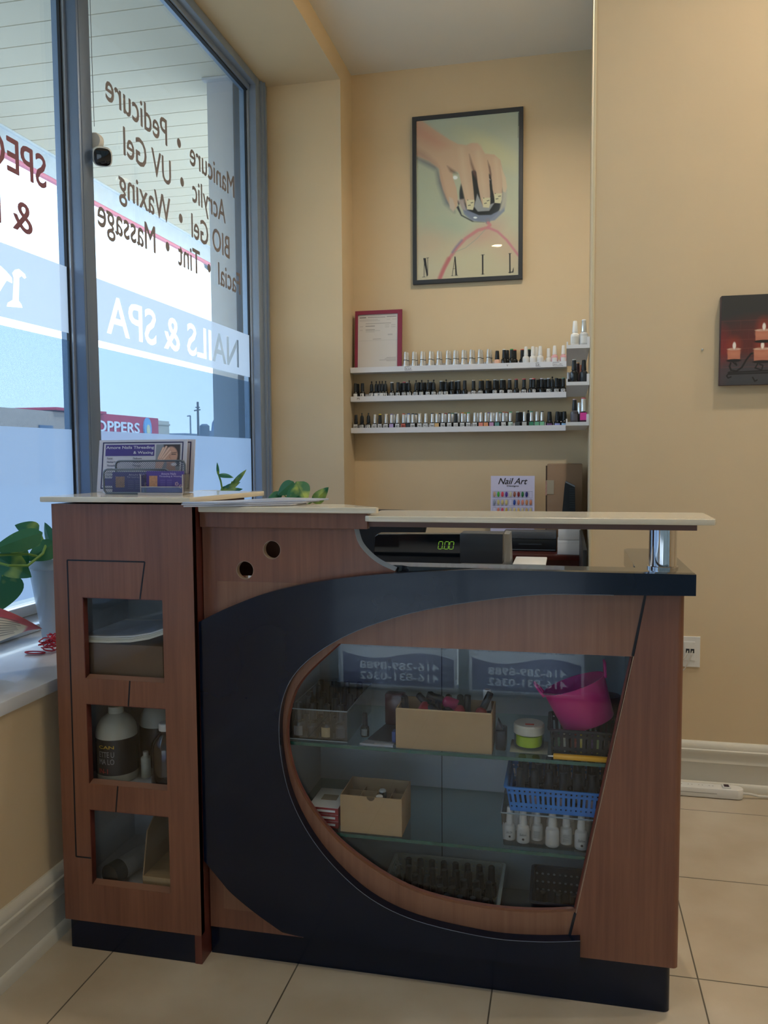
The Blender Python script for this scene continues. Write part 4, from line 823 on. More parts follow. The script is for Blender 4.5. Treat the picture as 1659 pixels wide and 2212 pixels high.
c.mesh('print', basis((FX0 + fw - .002, YB - .020, FZ0 + fw - .002), (1, 0, 0), (0, 0, 1), (0, -1, 0)), FX1 - FX0 - 2 * fw + .004, FZ1 - FZ0 - 2 * fw + .004, paintmat('poster_print', .35), fr)
q = MB(); q.quad((FX0 + fw, YB - .024, FZ0 + fw), (FX1 - fw, YB - .024, FZ0 + fw), (FX1 - fw, YB - .024, FZ1 - fw), (FX0 + fw, YB - .024, FZ1 - fw)); q.build('glazing', GLASS, fr, smooth=0)
# certificate leaning on the top ledge
th = math.radians(4)
cf = thing('framed_certificate', 'certificate in a dark red frame leaning on the top ledge left end', 'picture frame', (-1.09, 4.8, LZ[0] + .0125))
MCf = basis((-1.235, 4.792, LZ[0] + .0185), (1, 0, 0), (0, math.sin(th), math.cos(th)), (0, -math.cos(th), math.sin(th))); cw, ch = .285, .352
q = MB(); q.addmesh(plate([rectl(0, cw, 0, ch), rectl(.017, cw - .026, .004, ch - .022)], .016, .001), MCf); q.build('frame', mat('frame_red', '8a2f48', .35), cf)
c = Canvas(110, 150, 'd2cfcb')
for v, a_, b_, w, col in ((.06, .05, .2, .018, '3a3a3a'), (.06, .25, .68, .010, '6a6a6a'), (.055, .72, .95, .012, '5a5a5a'), (.10, .05, .5, .005, '8a8a8a'), (.12, .05, .55, .005, '8a8a8a'), (.105, .72, .8, .005, '8a8a8a'), (.105, .86, .95, .005, '8a8a8a'), (.17, .2, .82, .008, '6a6a6a'), (.22, .06, .13, .006, '8a8a8a'), (.215, .2, .42, .012, '5a5a5a'), (.205, .68, .78, .006, '8a8a8a'), (.205, .83, .93, .006, '8a8a8a'), (.24, .68, .78, .006, '8a8a8a'), (.24, .83, .93, .006, '8a8a8a'), (.285, .06, .12, .006, '8a8a8a'), (.28, .2, .42, .009, '6a6a6a'), (.30, .2, .55, .005, '8a8a8a'), (.32, .2, .42, .005, '8a8a8a'), (.37, .75, .86, .006, '8a8a8a'), (.385, .75, .86, .006, '8a8a8a'), (.45, .38, .58, .008, '7a7a7a'), (.475, .02, .98, .003, '9a9a9a'), (.79, .72, .95, .006, '7a7a7a'), (.81, .68, .95, .006, '7a7a7a'), (.83, .55, .95, .006, '7a7a7a'), (.85, .72, .95, .006, '7a7a7a')):
    c.line([(a_, v), (b_, v)], w, col, .006, .8)
c.mesh('document', MCf @ Matrix.Translation((.015, .002, -.008)), cw - .039, ch - .022, paintmat('certificate_print', .6), cf)
# canvas of candles on the right wall
cv = thing('candle_canvas', 'dark canvas print of lit candles on a wrought iron holder hanging on the right wall', 'picture', (.69, YR - .02, 1.44))
x0, x1, z0, z1 = .517, .858, 1.444, 1.748
c = Canvas(230, 190, '33302f'); c.quadmap([(700, 340), (2650, 340), (2650, 1960), (700, 1960)])
X, Y = c.coords(); c.a = c.a * 0 + np.array(lin('3a3937')); c.ell(1700, 1250, 1200, 420, '6a2c28', 1., .8); c.ell(700, 1400, 180, 420, '8a2f30', 1., .8); c.ell(1200, 1750, 1400, 260, '47484c', 1., .8)
for yy in (800, 970, 1140, 1300, 1480, 1640): c.line([(700, yy), (2650, yy - 10)], 8, '8a5044', 8, .45)
for r_, yy in enumerate((800, 970, 1140, 1300, 1480)):
    for k in range(6): c.line([(730 + k * 330 + (r_ % 2) * 150, yy), (730 + k * 330 + (r_ % 2) * 150, yy + 165)], 8, '7a453c', 8, .35)
IR = '23211f'
c.line([(890, 1560), (870, 1620), (900, 1690), (1000, 1710), (1100, 1640), (1180, 1500), (1260, 1400), (1340, 1380)], 32, IR, 10); c.line([(930, 1540), (1000, 1600), (980, 1560)], 26, IR, 10); c.line([(850, 1730), (2500, 1690)], 26, IR, 10); c.line([(850, 1760), (2500, 1740)], 26, IR, 10); c.line([(880, 1720), (820, 1790), (850, 1830), (900, 1810)], 26, IR, 10); c.line([(1400, 1560), (1340, 1660), (1460, 1700), (1480, 1620), (1420, 1590)], 26, IR, 10); c.line([(1300, 1830), (1340, 1900), (1380, 1880)], 26, IR, 10); c.line([(1500, 1170), (1540, 1300), (1500, 1550)], 26, IR, 10)
for cx, top, bot, hw in ((945, 1300, 1490, 118), (1460, 1310, 1525, 150), (1480, 975, 1160, 150), (2050, 1310, 1525, 150), (2440, 1290, 1480, 120)):
    c.poly([(cx - hw, top + 10), (cx + hw, top), (cx + hw - 2, bot), (cx - hw + 5, bot + 5)], 'c27a60', 10); c.ell(cx, top + 60, hw * .8, 70, 'd99878', 1., .8); c.ell(cx, top + 8, hw, 22, 'e6cbb2', .4)
    c.ell(cx, bot + 25, hw * 1.15, 28, IR, .3); c.ell(cx, top - 60, 110, 130, 'a8402a', 1.4, .6); c.ell(cx + 5, top - 55, 30, 62, 'f6ece0', .5)
c.mesh('print', basis((x0, YR - .031, z0), (1, 0, 0), (0, 0, 1), (0, -1, 0)), x1 - x0, z1 - z0, paintmat('canvas_print', .6), cv)
q = MB(); q.box(x0 - .0006, x1, YR - .0305, YR - .001, z0, z1, .001); q.build('stretcher', mat('canvas_side', '564044', .6), cv)
m = MB(); v = at(1517, 755, 'y', YR); m.lathe([(0, 0), (.0035, .001), (.004, .003), (.0025, .006), (0, .007)], M=basis((v[0], YR, v[2]), (1, 0, 0), (0, 0, 1), (0, -1, 0)), seg=12); tag(m.build('wall_screw', mat('screw_metal', 'd8d8d0', .3, metal=.6), loc=(v[0], YR, v[2])), 'small pale screw head in the right wall left of the candle canvas', 'screw')
# data outlet with two cables
ol = thing('wall_outlet', 'white data outlet plate with two jacks low on the right wall', 'wall outlet', (.45, YR - .004, .445))
MO = basis((0, YR - .006, 0), (1, 0, 0), (0, 0, 1), (0, -1, 0)); ox0, ox1, oz0, oz1 = .400, .474, .446, .557
q = MB(); q.addmesh(plate([rectl(ox0, ox1, oz0, oz1)], .006, .0015), MO @ Matrix.Translation((0, 0, 0))); q.build('plate', WHITE, ol)
q = MB(); q.addmesh(plate([rectl(.419, .456, .470, .538)], .003, .001), MO @ Matrix.Translation((0, 0, .0025))); q.build('insert', WHITE, ol)
for x in (.425, .441):
    q = MB(); q.addmesh(plate([rectl(x, x + .0125, .498, .513)], .001), MO @ Matrix.Translation((0, 0, .0032))); q.build('jack', mat('jack_black', '22262c', .4), ol, smooth=0)
for i, (x, ex) in enumerate(((.431, .33), (.447, .35))):
    m = MB(); m.tube([(x, YR - .010, .505), (x - .006, YR - .035, .497), (x - .03, YR - .05, .47 - i * .02), (ex, YR - .07, .40), (ex - .03, YR - .06 - i * .03, .33)], .0022, 8)
    tag(m.build('data_cable', mat('cable_grey', 'b9b3a6', .5), loc=(x, YR - .01, .505)), 'thin grey cable plugged into the %s jack of the wall outlet' % ('left' if i == 0 else 'right'), 'cable')
# power strip on the floor
ps = thing('power_strip', 'white power strip lying on the floor against the right baseboard', 'power strip', (.4, 2.99, 0))
px0, px1, py0, py1 = .18, .617, 2.990, 3.038
a_ = [(px0, py0), (px1 - .024, py0)] + [(px1 - .024 + .024 * math.sin(t), (py0 + py1) / 2 - .024 * math.cos(t)) for t in np.linspace(.2, math.pi - .2, 10)] + [(px1 - .024, py1), (px0, py1)]
q = MB(); q.addmesh(plate([a_], .034, .003), Matrix.Translation((0, 0, .036))); q.build('housing', WHITE, ps)
q = MB(); q.addmesh(plate([[(u + (.0 if u > .3 else 0), v) for u, v in [(px0, py0 - .0006), (px1 - .09, py0 - .0006), (px1 - .09, py0 + .001), (px0, py0 + .001)]]], .0015), Matrix.Translation((0, 0, .0195))); q.build('seam', mat('seam_grey', '8f8c86', .6), ps, smooth=0)
q = MB(); q.box(.548, .575, 3.000, 3.028, .036, .041, .001); q.build('switch', WHITE, ps)
q = MB(); q.box(.553, .570, 3.004, 3.024, .041, .043, .001); q.build('rocker', mat('rocker_dark', '3a2430', .3), ps)
for i, x in enumerate((.40, .435, .47, .505)):
    q = MB(); q.lathe([(0, .0362), (.002, .0364)], c=(x, 3.016, 0), seg=8); q.lathe([(0, .0362), (.002, .0364)], c=(x + .012, 3.016, 0), seg=8); q.build('socket', mat('socket_grey', '6a6864', .6), ps)
m = MB(); m.tube([(.615, 3.014, .018), (.64, 3.012, .018), (.67, 3.02, .01), (.80, 3.03, .006), (1.2, 3.035, .006), (2.2, 3.03, .006)], .0045, 8); m.build('power_cord', mat('cord_white', 'd2cec4', .5), ps)
# camera clipped to the mullion
ic = thing('indoor_camera', 'small white indoor security camera stuck on the window mullion', 'security camera', (-1.69, 2.79, 2.38))
mp_ = Vector(at(203, 305, 'y', 2.80)); 
q = MB(); q.lathe([(0, 0), (.028, 0), (.031, .006), (.031, .022), (.026, .030), (0, .031)], M=Matrix.Translation((-1.70, 2.792, float(at(205, 302, 'x', -1.69)[2]))) @ Matrix.Rotation(math.radians(-90), 4, 'X'), seg=24); q.build('mount', WHITE, ic)
hc = Vector(at(221, 338, 'x', -1.66)); dirv = Vector((.45, -.72, -.38)).normalized(); Mh = Matrix.Translation(hc) @ dirv.to_track_quat('Z', 'Y').to_matrix().to_4x4()
q = MB(); q.lathe([(0, -.045), (.018, -.043), (.028, -.032), (.0335, -.010), (.034, .014), (.031, .020)], seg=28, M=Mh, sq=3.2); q.build('shell', WHITE, ic)
q = MB(); q.lathe([(.031, .0195), (.026, .022), (0, .0225)], seg=28, M=Mh, sq=3.2); q.build('lens_face', mat('lens_black', '10151c', .08, coat=.6), ic)
m = MB(); m.tube([(-1.698, 2.80, 2.42), (-1.699, 2.80, 2.55), (-1.699, 2.797, 3.25)], .0012, 6); m.build('wire', mat('wire_grey', '9aa4b0', .5), ic)

# ================================================================== IN THE DISPLAY CASE
def open_box(q, x0, x1, y0, y1, z0, z1, t, m=None, taper=0., M=None):
    b = MB()
    b.box(x0, x1, y0, y0 + t, z0, z1); b.box(x0, x1, y1 - t, y1, z0, z1); b.box(x0, x0 + t, y0 + t, y1 - t, z0, z1); b.box(x1 - t, x1, y0 + t, y1 - t, z0, z1); b.box(x0 + t, x1 - t, y0 + t, y1 - t, z0, z0 + t)
    cx, cy = (x0 + x1) / 2, (y0 + y1) / 2
    for v in b.bm.verts:
        k = 1 - taper * (1 - (v.co.z - z0) / (z1 - z0)); v.co.x = cx + (v.co.x - cx) * k; v.co.y = cy + (v.co.y - cy) * k
    q.merge(b.bm, M, m)
def basket(name, lab, cat, mt, x0, x1, y0, y1, z0, z1, pattern, rim=.006, taper=.08, group=None):
    root = thing(name, lab, cat, ((x0 + x1) / 2, (y0 + y1) / 2, z0), group); b = MB(); h = z1 - z0
    def side(L, M):
        hs = []
        if pattern == 'slots':
            n_ = max(3, int(L / .0115))
            for k in range(n_):
                u = L * (k + .5) / n_
                hs.append([(u + .0024 * math.cos(a), h * .86 + .0024 * math.sin(a)) for a in np.linspace(0, 2 * math.pi, 9)[:-1]])
                hs.append([(u - .0025, h * .36), (u + .0025, h * .36), (u + .0025, h * .72), (u - .0025, h * .72)])
                hs.append([(u + .0022 * math.cos(a), h * .2 + .0022 * math.sin(a)) for a in np.linspace(0, 2 * math.pi, 9)[:-1]])
        else:
            n_ = max(3, int(L / .014)); rows = 3
            for k in range(n_):
                for r_ in range(rows):
                    u = L * (k + .5) / n_; hs.append([(u + .0035 * math.cos(a), h * (.85 - r_ * .17) + .0035 * math.sin(a)) for a in np.linspace(0, 2 * math.pi, 11)[:-1]])
        b.addmesh(plate([[(0, 0), (L, 0), (L, h), (0, h)]] + hs, .0022), M)
    side(x1 - x0, basis((x0, y0, z0), (1, 0, 0), (0, 0, 1), (0, -1, 0))); side(x1 - x0, basis((x1, y1, z0), (-1, 0, 0), (0, 0, 1), (0, 1, 0)))
    side(y1 - y0, basis((x1, y0, z0), (0, 1, 0), (0, 0, 1), (1, 0, 0))); side(y1 - y0, basis((x0, y1, z0), (0, -1, 0), (0, 0, 1), (-1, 0, 0)))
    b.box(x0 + .002, x1 - .002, y0 + .002, y1 - .002, z0, z0 + .002)
    cx, cy = (x0 + x1) / 2, (y0 + y1) / 2
    for v in b.bm.verts:
        k = 1 - taper * (1 - (v.co.z - z0) / h); v.co.x = cx + (v.co.x - cx) * k; v.co.y = cy + (v.co.y - cy) * k
    b.build('walls', mt, root, smooth=0)
    q = MB(); r = .012; o = [(x0 - rim, y0 - rim), (x1 + rim, y0 - rim), (x1 + rim, y1 + rim), (x0 - rim, y1 + rim)]
    def rr(x0, x1, y0, y1, r): return [(cx_ + r * math.cos(a), cy_ + r * math.sin(a)) for cx_, cy_, a0 in ((x1 - r, y0 + r, -90), (x1 - r, y1 - r, 0), (x0 + r, y1 - r, 90), (x0 + r, y0 + r, 180)) for a in np.radians(np.linspace(a0, a0 + 90, 6))]
    q.addmesh(plate([rr(x0 - rim, x1 + rim, y0 - rim, y1 + rim, r), rr(x0 + .001, x1 - .001, y0 + .001, y1 - .001, r * .7)], .004, .001), Matrix.Translation((0, 0, z1 + .002))); q.build('rim', mt, root)
    return root
# clear bin of black bottles, left end of the upper shelf
bx0, bx1, by0, by1 = -.640, -.497, 1.828, 2.075
ab = thing('acrylic_bin', 'clear acrylic bin of dark bottles at the left end of the upper glass shelf', 'storage bin', (-.57, 1.95, SH1))
q = MB(); open_box(q, bx0, bx1, by0, by1, SH1 + .0005, SH1 + .075, .002); q.build('walls', ACRYL, ab, smooth=0)
q = MB(); q.tube([(bx0, by0, SH1 + .075), (bx1, by0, SH1 + .075), (bx1, by1, SH1 + .075), (bx0, by1, SH1 + .075), (bx0, by0, SH1 + .075)], .0016, 5); q.tube([(bx0, by0 - .001, SH1 + .002), (bx1, by0 - .001, SH1 + .002)], .0016, 5); q.build('rim', mat('acrylic_edge', '8d9aa2', .2), ab)
LBL = ['8b8d92', '9a9a9c', '30343a', 'c9b183', '2c3138']
for r_, y in enumerate((1.848, 1.895, 1.94, 1.985, 2.035)):
    for k in range(4):
        x = -.622 + k * .0345 + (.008 if r_ % 2 else 0)
        lb = '%s dark bottle of the %s row in the clear bin on the upper shelf' % (['leftmost', 'second', 'third', 'rightmost'][k], ['front', 'second', 'middle', 'fourth', 'rear'][r_])
        if x > bx1 - .018: continue
        bottle((x, y, SH1 + .003), 'tall', lb, BLKG, BLKC, sticker=colm(LBL[(k + 1) % 5], .6) if r_ == 0 else None, scale=.86 if r_ < 3 else .9, group='dark bottles in the clear acrylic bin', rz=random.uniform(-.3, .3))
q = MB()
# mini wrapped bottle
bottle((-.468, 1.885, SH1), 'round', 'small black bottle with silver label standing right of the clear bin', BLKG, BLKC, sticker=colm('8c9090', .4), scale=.72)
m = MB(); m.prism([(-.455, 1.86, SH1 + .001), (-.380, 1.835, SH1 + .001), (-.37, 2.05, SH1 + .001), (-.42, 2.07, SH1 + .001)], (0, 0, .0025)); tag(m.build('black_pouch', mat('pouch_black', '1a1c22', .3), loc=(-.41, 1.95, SH1)), 'flat black plastic pouch lying left of the cardboard box on the upper shelf', 'pouch')
m = MB(); m.prism([(-.465, 1.820, SH1 + .0005), (-.385, 1.818, SH1 + .0005), (-.385, 1.838, SH1 + .0005), (-.455, 1.845, SH1 + .0005)], (0, 0, .005)); m.prism([(-.43, 1.818, SH1 + .0056), (-.385, 1.818, SH1 + .0056), (-.39, 1.83, SH1 + .0056)], (.0, .004, .003))
tag(m.build('foil_strip', mat('foil_silver', 'a9adb2', .3, metal=.6, bump=.8, scale=90), loc=(-.42, 1.83, SH1)), 'crumpled silver foil packet at the front edge of the upper shelf', 'packet')
m = MB(); m.box(-.436, -.386, 1.96, 1.99, SH1 + .004, SH1 + .085, .006); tag(m.build('red_case', mat('dark_red_plastic', '4a141c', .25, coat=.3), loc=(-.41, 1.975, SH1)), 'dark red case standing behind the left side of the cardboard box', 'case')
m = MB(); m.box(-.392, -.384, 1.84, 1.86, SH1 + .004, SH1 + .03); tag(m.build('blue_packet', mat('packet_blue', '23458a', .3), loc=(-.388, 1.85, SH1)), 'small blue packet tucked against the left side of the cardboard box', 'packet')
# cardboard box with jumbled bottles
cb = thing('cardboard_box', 'open cardboard box of red and black bottles in the middle of the upper shelf', 'box', (-.265, 1.88, SH1))
q = MB(); open_box(q, -.379, -.158, 1.822, 1.925, SH1, SH1 + .092, .003); q.build('walls', CARD, cb, smooth=0)
q = MB(); q.box(-.377, -.16, 1.8218, 1.824, SH1 + .0915, SH1 + .094); q.build('front_edge', mat('card_edge', 'c9ae86', .8), cb, smooth=0)
jm = [(-.362, 1.872, .045, 4, -4, 0, '7a1f38', 'dark red bottle with black cap standing at the left end of the cardboard box'),
      (-.322, 1.852, .086, -68, 22, 0, 'b03044', 'bright red bottle lying bottom forward in the cardboard box'),
      (-.243, 1.878, .100, 0, -72, 0, 'b3235f', 'magenta bottle lying on its side on top of the heap in the cardboard box'),
      (-.285, 1.856, .078, -55, -25, 40, '23252b', 'black bottle leaning behind the front edge of the cardboard box'),
      (-.222, 1.872, .052, -4, 3, 10, '8e2438', 'crimson bottle with black cap upright in the cardboard box right of centre'),
      (-.235, 1.850, .080, -62, 30, 20, 'c0384a', 'scarlet bottle lying bottom forward near the middle of the cardboard box'),
      (-.195, 1.852, .072, -12, 24, 0, '8a2c34', 'glittery red bottle leaning at the right of the cardboard box'),
      (-.262, 1.850, .074, -60, -10, 0, '1f2126', 'black bottle lying in the middle of the cardboard box'),
      (-.30, 1.90, .040, -6, 8, 0, '2a1c22', 'dark bottle at the rear of the cardboard box left of centre')]
for x, y, dz, rx, ry, rz_, cl, lb in jm:
    bottle((x, y, SH1 + dz - .01), 'round', lb, colm(cl, .15), BLKC, rot=(math.radians(rx), math.radians(ry), math.radians(rz_)), scale=.95, group='jumbled bottles in the cardboard box')
bottle((-.176, 1.90, SH1 + .035), 'round', 'white capped printed bottle standing at the right end of the cardboard box', colm('3a3d42'), WHT, sticker=STK, scale=1.15)
# neon jar
jx, jy = -.078, 1.885; jr = thing('powder_jar', 'round jar of neon yellow powder with a pale lid and red sticker', 'jar', (jx, jy, SH1))
q = MB(); q.lathe([(0, .0), (.031, 0), (.034, .004), (.034, .034), (.032, .036)], c=(jx, jy, SH1 + .0005), seg=32); q.build('glass_wall', glass('jar_glass', (.9, .93, .9), 1.4), jr)
q = MB(); q.lathe([(0, .008), (.029, .008), (.030, .012), (.030, .032), (0, .033)], c=(jx, jy, SH1), seg=28); q.build('powder', mat('neon_yellow', 'c9e01c', .8, emit=None), jr)
q = MB(); q.lathe([(.034, .036), (.0355, .037), (.0355, .054), (.033, .058), (0, .0585)], c=(jx, jy, SH1), seg=32); q.build('lid', mat('jar_lid', 'c9c4b4', .35), jr)
q = MB(); q.box(jx - .008, jx + .012, jy - .018, jy - .010, SH1 + .0586, SH1 + .0592); q.build('red_sticker', mat('sticker_red', 'c94a36', .5), jr, smooth=0)
m = MB(); m.box(-.12, -.035, 1.845, 1.93, SH1 + .0001, SH1 + .0006); tag(m.build('jar_paper', mat('paper_grey', 'a7a79c', .7), loc=(-.08, 1.9, SH1)), 'pale sheet of paper lying under and right of the neon yellow jar', 'paper')
m = MB(); m.box(-.152, -.128, 1.845, 1.89, SH1 + .001, SH1 + .048, .004, M=None); m.prism([(-.152, 1.85, SH1 + .048), (-.135, 1.85, SH1 + .048), (-.147, 1.85, SH1 + .072)], (0, .02, 0)); tag(m.build('black_packet', mat('pouch_black', '1a1c22', .3), loc=(-.14, 1.87, SH1)), 'crumpled black packet between the cardboard box and the neon jar', 'packet')
# black slotted basket with colourful tubes, pink bucket on it, yellow pen
basket('black_basket', 'black slotted basket under the pink bucket at the right of the upper shelf', 'basket', BLACK, -.030, .118, 1.835, 1.96, SH1 + .0005, SH1 + .062, 'slots', taper=.06)
for k, cl in enumerate(('4f7a52', 'c9c4ac', 'b0503c', 'd6c23c', '6b4c7a', 'a8b06a', '8a6a5a')):
    m = MB(); x = -.014 + k * .018; m.box(x - .0065, x + .0065, 1.842, 1.846, SH1 + .004, SH1 + .052, .001); m.box(x - .0065, x + .0065, 1.8415, 1.842, SH1 + .03, SH1 + .036)
    tag(m.build('nail_art_tube', colm(cl, .4), loc=(x, 1.844, SH1)), '%s glitter tube behind the slots of the black basket, %s from the left' % (['green', 'cream', 'rust red', 'yellow', 'purple', 'olive', 'brown'][k], ORD[k]), 'nail art tube', 'glitter tubes in the black basket')
pb = thing('pink_bucket', 'hot pink two handled bucket lying tilted on the black basket', 'bucket', (.05, 1.90, SH1 + .065))
PK = mat('hot_pink_plastic', 'd0307e', .4, coat=.1); PKI = PK
base = Vector((.056, 1.895, SH1 + .064)); Mb = Matrix.Translation(base) @ Matrix.Rotation(math.radians(-21), 4, 'Y') @ Matrix.Rotation(math.radians(3), 4, 'X')
q = MB(); q.lathe([(0, .0), (.057, .0), (.060, .004), (.0715, .094), (.073, .094), (.073, .097), (.070, .097), (.0585, .006), (0, .004)], seg=48, M=Mb, sy=.72); q.build('body', PK, pb)
for sx_ in (-1, 1):
    q = MB(); pts = [Mb @ Vector((sx_ * .072, y_, z_)) for y_, z_ in ((-.014, .092), (-.012, .110), (-.006, .122), (0, .126), (.006, .122), (.012, .110), (.014, .092))]
    pts = [p_ + (Mb.to_3x3() @ Vector((sx_ * .010 * (i_ in (2, 3, 4)) + sx_ * .006 * (i_ in (1, 5)), 0, 0))) for i_, p_ in enumerate(pts)]
    q.tube(pts, .0032, 8); q.build('handle', PK, pb)
m = MB(); p0_ = Vector((-.022, 1.823, SH1 + .0055)); p1_ = Vector((.104, 1.823, SH1 + .0055)); 
pn = thing('yellow_pen', 'yellow nail art pen lying along the front edge of the upper shelf', 'pen', (.04, 1.823, SH1))
m.box(p0_.x, p1_.x, 1.8175, 1.8285, SH1 + .0005, SH1 + .0115, .002); m.build('barrel', mat('pen_yellow', 'e8aa18', .35), pn)
q = MB(); q.cyl(p0_, (-.034, 1.823, SH1 + .0055), .0022, .0008, 10); q.build('tip', WHT, pn)
m = MB(); m.lathe([(0, 0), (.03, 0), (.034, .05), (.03, .085), (0, .088)], c=(.105, 2.05, SH1 + .0005), seg=20); tag(m.build('maroon_tin', mat('maroon_plastic', '5a1c34', .35), loc=(.105, 2.05, SH1)), 'dark maroon tub standing behind the pink bucket at the right end', 'tub')
# ---- lower shelf
cb = thing('divided_box', 'open cardboard box with dividers and two bottles on the lower glass shelf', 'box', (-.44, 1.87, SH2))
q = MB(); open_box(q, -.514, -.366, 1.822, 1.935, SH2 + .0005, SH2 + .090, .002)
q.build('walls', CARD, cb, smooth=0)
q = MB(); q.poly([(-.44 + .010 * math.cos(a), 1.8214, SH2 + .0906 + .010 * math.sin(a)) for a in np.linspace(math.pi, 2 * math.pi, 14)]); q.build('notch_shade_patch', mat('notch_shadow_card', '6d5a42', .9), cb, smooth=0)  # dark half-disc painted as the shade of an uncut thumb notch
for a_ in ((-.512, -.368, 1.858, 1.860), (-.512, -.368, 1.897, 1.899)):
    q = MB(); q.box(*a_, SH2 + .003, SH2 + .072); q.build('divider', CARD, cb, smooth=0)
for x in (-.478, -.442, -.405):
    q = MB(); q.box(x, x + .0016, 1.824, 1.933, SH2 + .003, SH2 + .070); q.build('divider', CARD, cb, smooth=0)
bottle((-.424, 1.843, SH2 + .003), 'round', 'black bottle with white cap top in the front slot of the divided box', BLKG, mat('cap_navy_print', '24303e', .4), top=WHT, scale=1.03)
bottle((-.424, 1.879, SH2 + .003), 'round', 'black bottle with white cap top in the second slot of the divided box', BLKG, mat('cap_navy_print', '24303e', .4), top=WHT, scale=1.03)
m0 = None
for k in range(3):
    t = thing('white_carton', '%s flat white carton with red sides in the stack left of the divided box' % ['bottom', 'middle', 'top'][k], 'carton', (-.56, 1.89, SH2 + .001 + k * .0165), 'flat white cartons on the lower shelf')
    z = SH2 + .001 + k * .0165; q = MB(); q.box(-.602 + k * .002, -.522, 1.832, 1.945, z, z + .0158, .0008); q.build('body', mat('carton_red', '9c2f38', .5), t, smooth=0)
    q = MB(); q.box(-.601 + k * .002, -.523, 1.833, 1.944, z + .0158, z + .0163); q.build('lid', PAPER, t, smooth=0)
    if k == 2:
        q = MB(); q.box(-.578, -.54, 1.875, 1.905, z + .0164, z + .0175); q.build('window_patch', mat('patch_tan', '9a8a78', .5), t, smooth=0)
    q = MB(); q.box(-.575, -.53, 1.8312, 1.8322, z + .006, z + .011); q.build('white_print', PAPER, t, smooth=0)
# clear bin of white bottles with blue basket on top
wb = thing('clear_bin', 'clear plastic bin of white bottles on the right of the lower glass shelf', 'storage bin', (0, 1.95, SH2))
q = MB(); open_box(q, -.137, .135, 1.826, 2.06, SH2 + .0005, SH2 + .078, .002, taper=.04); q.build('walls', ACRYL, wb, smooth=0)
q = MB(); q.tube([(-.137, 1.826, SH2 + .078), (.135, 1.826, SH2 + .078), (.135, 2.06, SH2 + .078), (-.137, 2.06, SH2 + .078), (-.137, 1.826, SH2 + .078)], .0018, 6); q.build('rim', mat('acrylic_edge', '8d9aa2', .2), wb)
for i, (px, sc) in enumerate(((1101, .80), (1130, .86), (1160, .80), (1193, .92), (1223, .84), (1256, .90))):
    y = [1.862, 1.853, 1.872, 1.848, 1.865, 1.848][i]; x = float(at(px, 1800, 'y', y)[0])
    r = bottle((x, y, SH2 + .0035), 'tall', 'white polish bottle in the clear bin below the blue basket, %s from the left' % ORD[i], WHT, WHT, sticker=colm('d9d8d4', .6), scale=sc * .98, group='white bottles in the clear bin')
    if i in (0, 1, 5):
        q = MB(); M_ = basis((0, -.0183, 0), (1, 0, 0), (0, 0, 1), (0, -1, 0)); text_fit(q, 'SALON' if i == 0 else 'Salon', M_, -.009, .009, .022, .029, .012, .25)
        o = q.build('brand_text', mat('print_grey', '6a6a6e', .6), smooth=0); o.parent = r
        q = MB(); q.lathe([(0, 0), (.0032, 0)], M=M_ @ Matrix.Translation((.001, .013, .0003)), seg=14); o = q.build('round_mark', mat('print_dark', '3a4048', .6), smooth=0); o.parent = r
    elif i in (2, 4):
        q = MB(); M_ = basis((0, -.0183, 0), (1, 0, 0), (0, 0, 1), (0, -1, 0))
        for k in range(7): q.quad(*[M_ @ Vector(v) for v in ((-.009, .010 + k * .003, 0), (.009, .010 + k * .003, 0), (.009, .0112 + k * .003, 0), (-.009, .0112 + k * .003, 0))])
        o = q.build('fine_print', mat('print_light', '9a9a9c', .6), smooth=0); o.parent = r
for i in range(6):
    bottle((-.105 + i * .04, 1.915, SH2 + .0035), 'tall', 'white polish bottle in the second row of the clear bin, %s from the left' % ORD[i], WHT, WHT, scale=.72, group='white bottles in the clear bin')
BZ = SH2 + .0815
basket('blue_basket', 'bright blue slotted basket of black bottles resting on the clear bin', 'basket', mat('basket_blue', '2a7cd0', .4, coat=.1), -.126, .128, 1.829, 1.99, BZ, BZ + .056, 'slots', taper=.07)
for r_, y in enumerate((1.862, 1.905, 1.95)):
    for k in range(7):
        x = -.096 + k * .032 + (r_ % 2) * .008
        bottle((x, y, BZ + .003), 'round', 'black bottle in the %s row of the blue basket, %s from the left' % (['front', 'middle', 'back'][r_], ORD[k]), BLKG, BLKC, scale=1.08, group='black bottles in the blue basket', rz=random.uniform(-.5, .5), sticker=colm('b9a9b8', .6) if (r_ == 0 and k in (1, 3, 5)) else None)
# ---- case floor
basket('white_basket', 'white perforated basket of black bottles on the floor of the display case', 'basket', mat('basket_white', 'c9c9c2', .5), -.435, -.150, 1.88, 2.10, FL + .0005, FL + .078, 'dots', taper=.10)
for r_, y in enumerate((2.072, 2.032, 1.992, 1.952, 1.912)):
    for k in range(8):
        x = -.398 + k * .0312 + (r_ % 2) * .008
        if x > -.175 or (r_ > 1 and k == 0): continue
        bottle((x, y, FL + .004), 'round', 'black bottle in the white basket, %s row, %s from the left' % (['rear', 'fourth', 'third', 'second', 'front'][r_], ORD[k]), BLKG, BLKC, scale=1.0, group='black bottles in the white basket', rz=random.uniform(-.4, .4), sticker=mat('sticker_dark', '3c4046', .6), num=str(random.choice((7, 21, 32, 34, 52, 63, 71, 96))) if r_ > 0 else None)
basket('navy_basket', 'dark navy perforated basket at the right end of the display case floor', 'basket', mat('basket_navy', '262b3c', .45), -.070, .100, 1.86, 2.03, FL + .0005, FL + .118, 'dots', taper=.06)
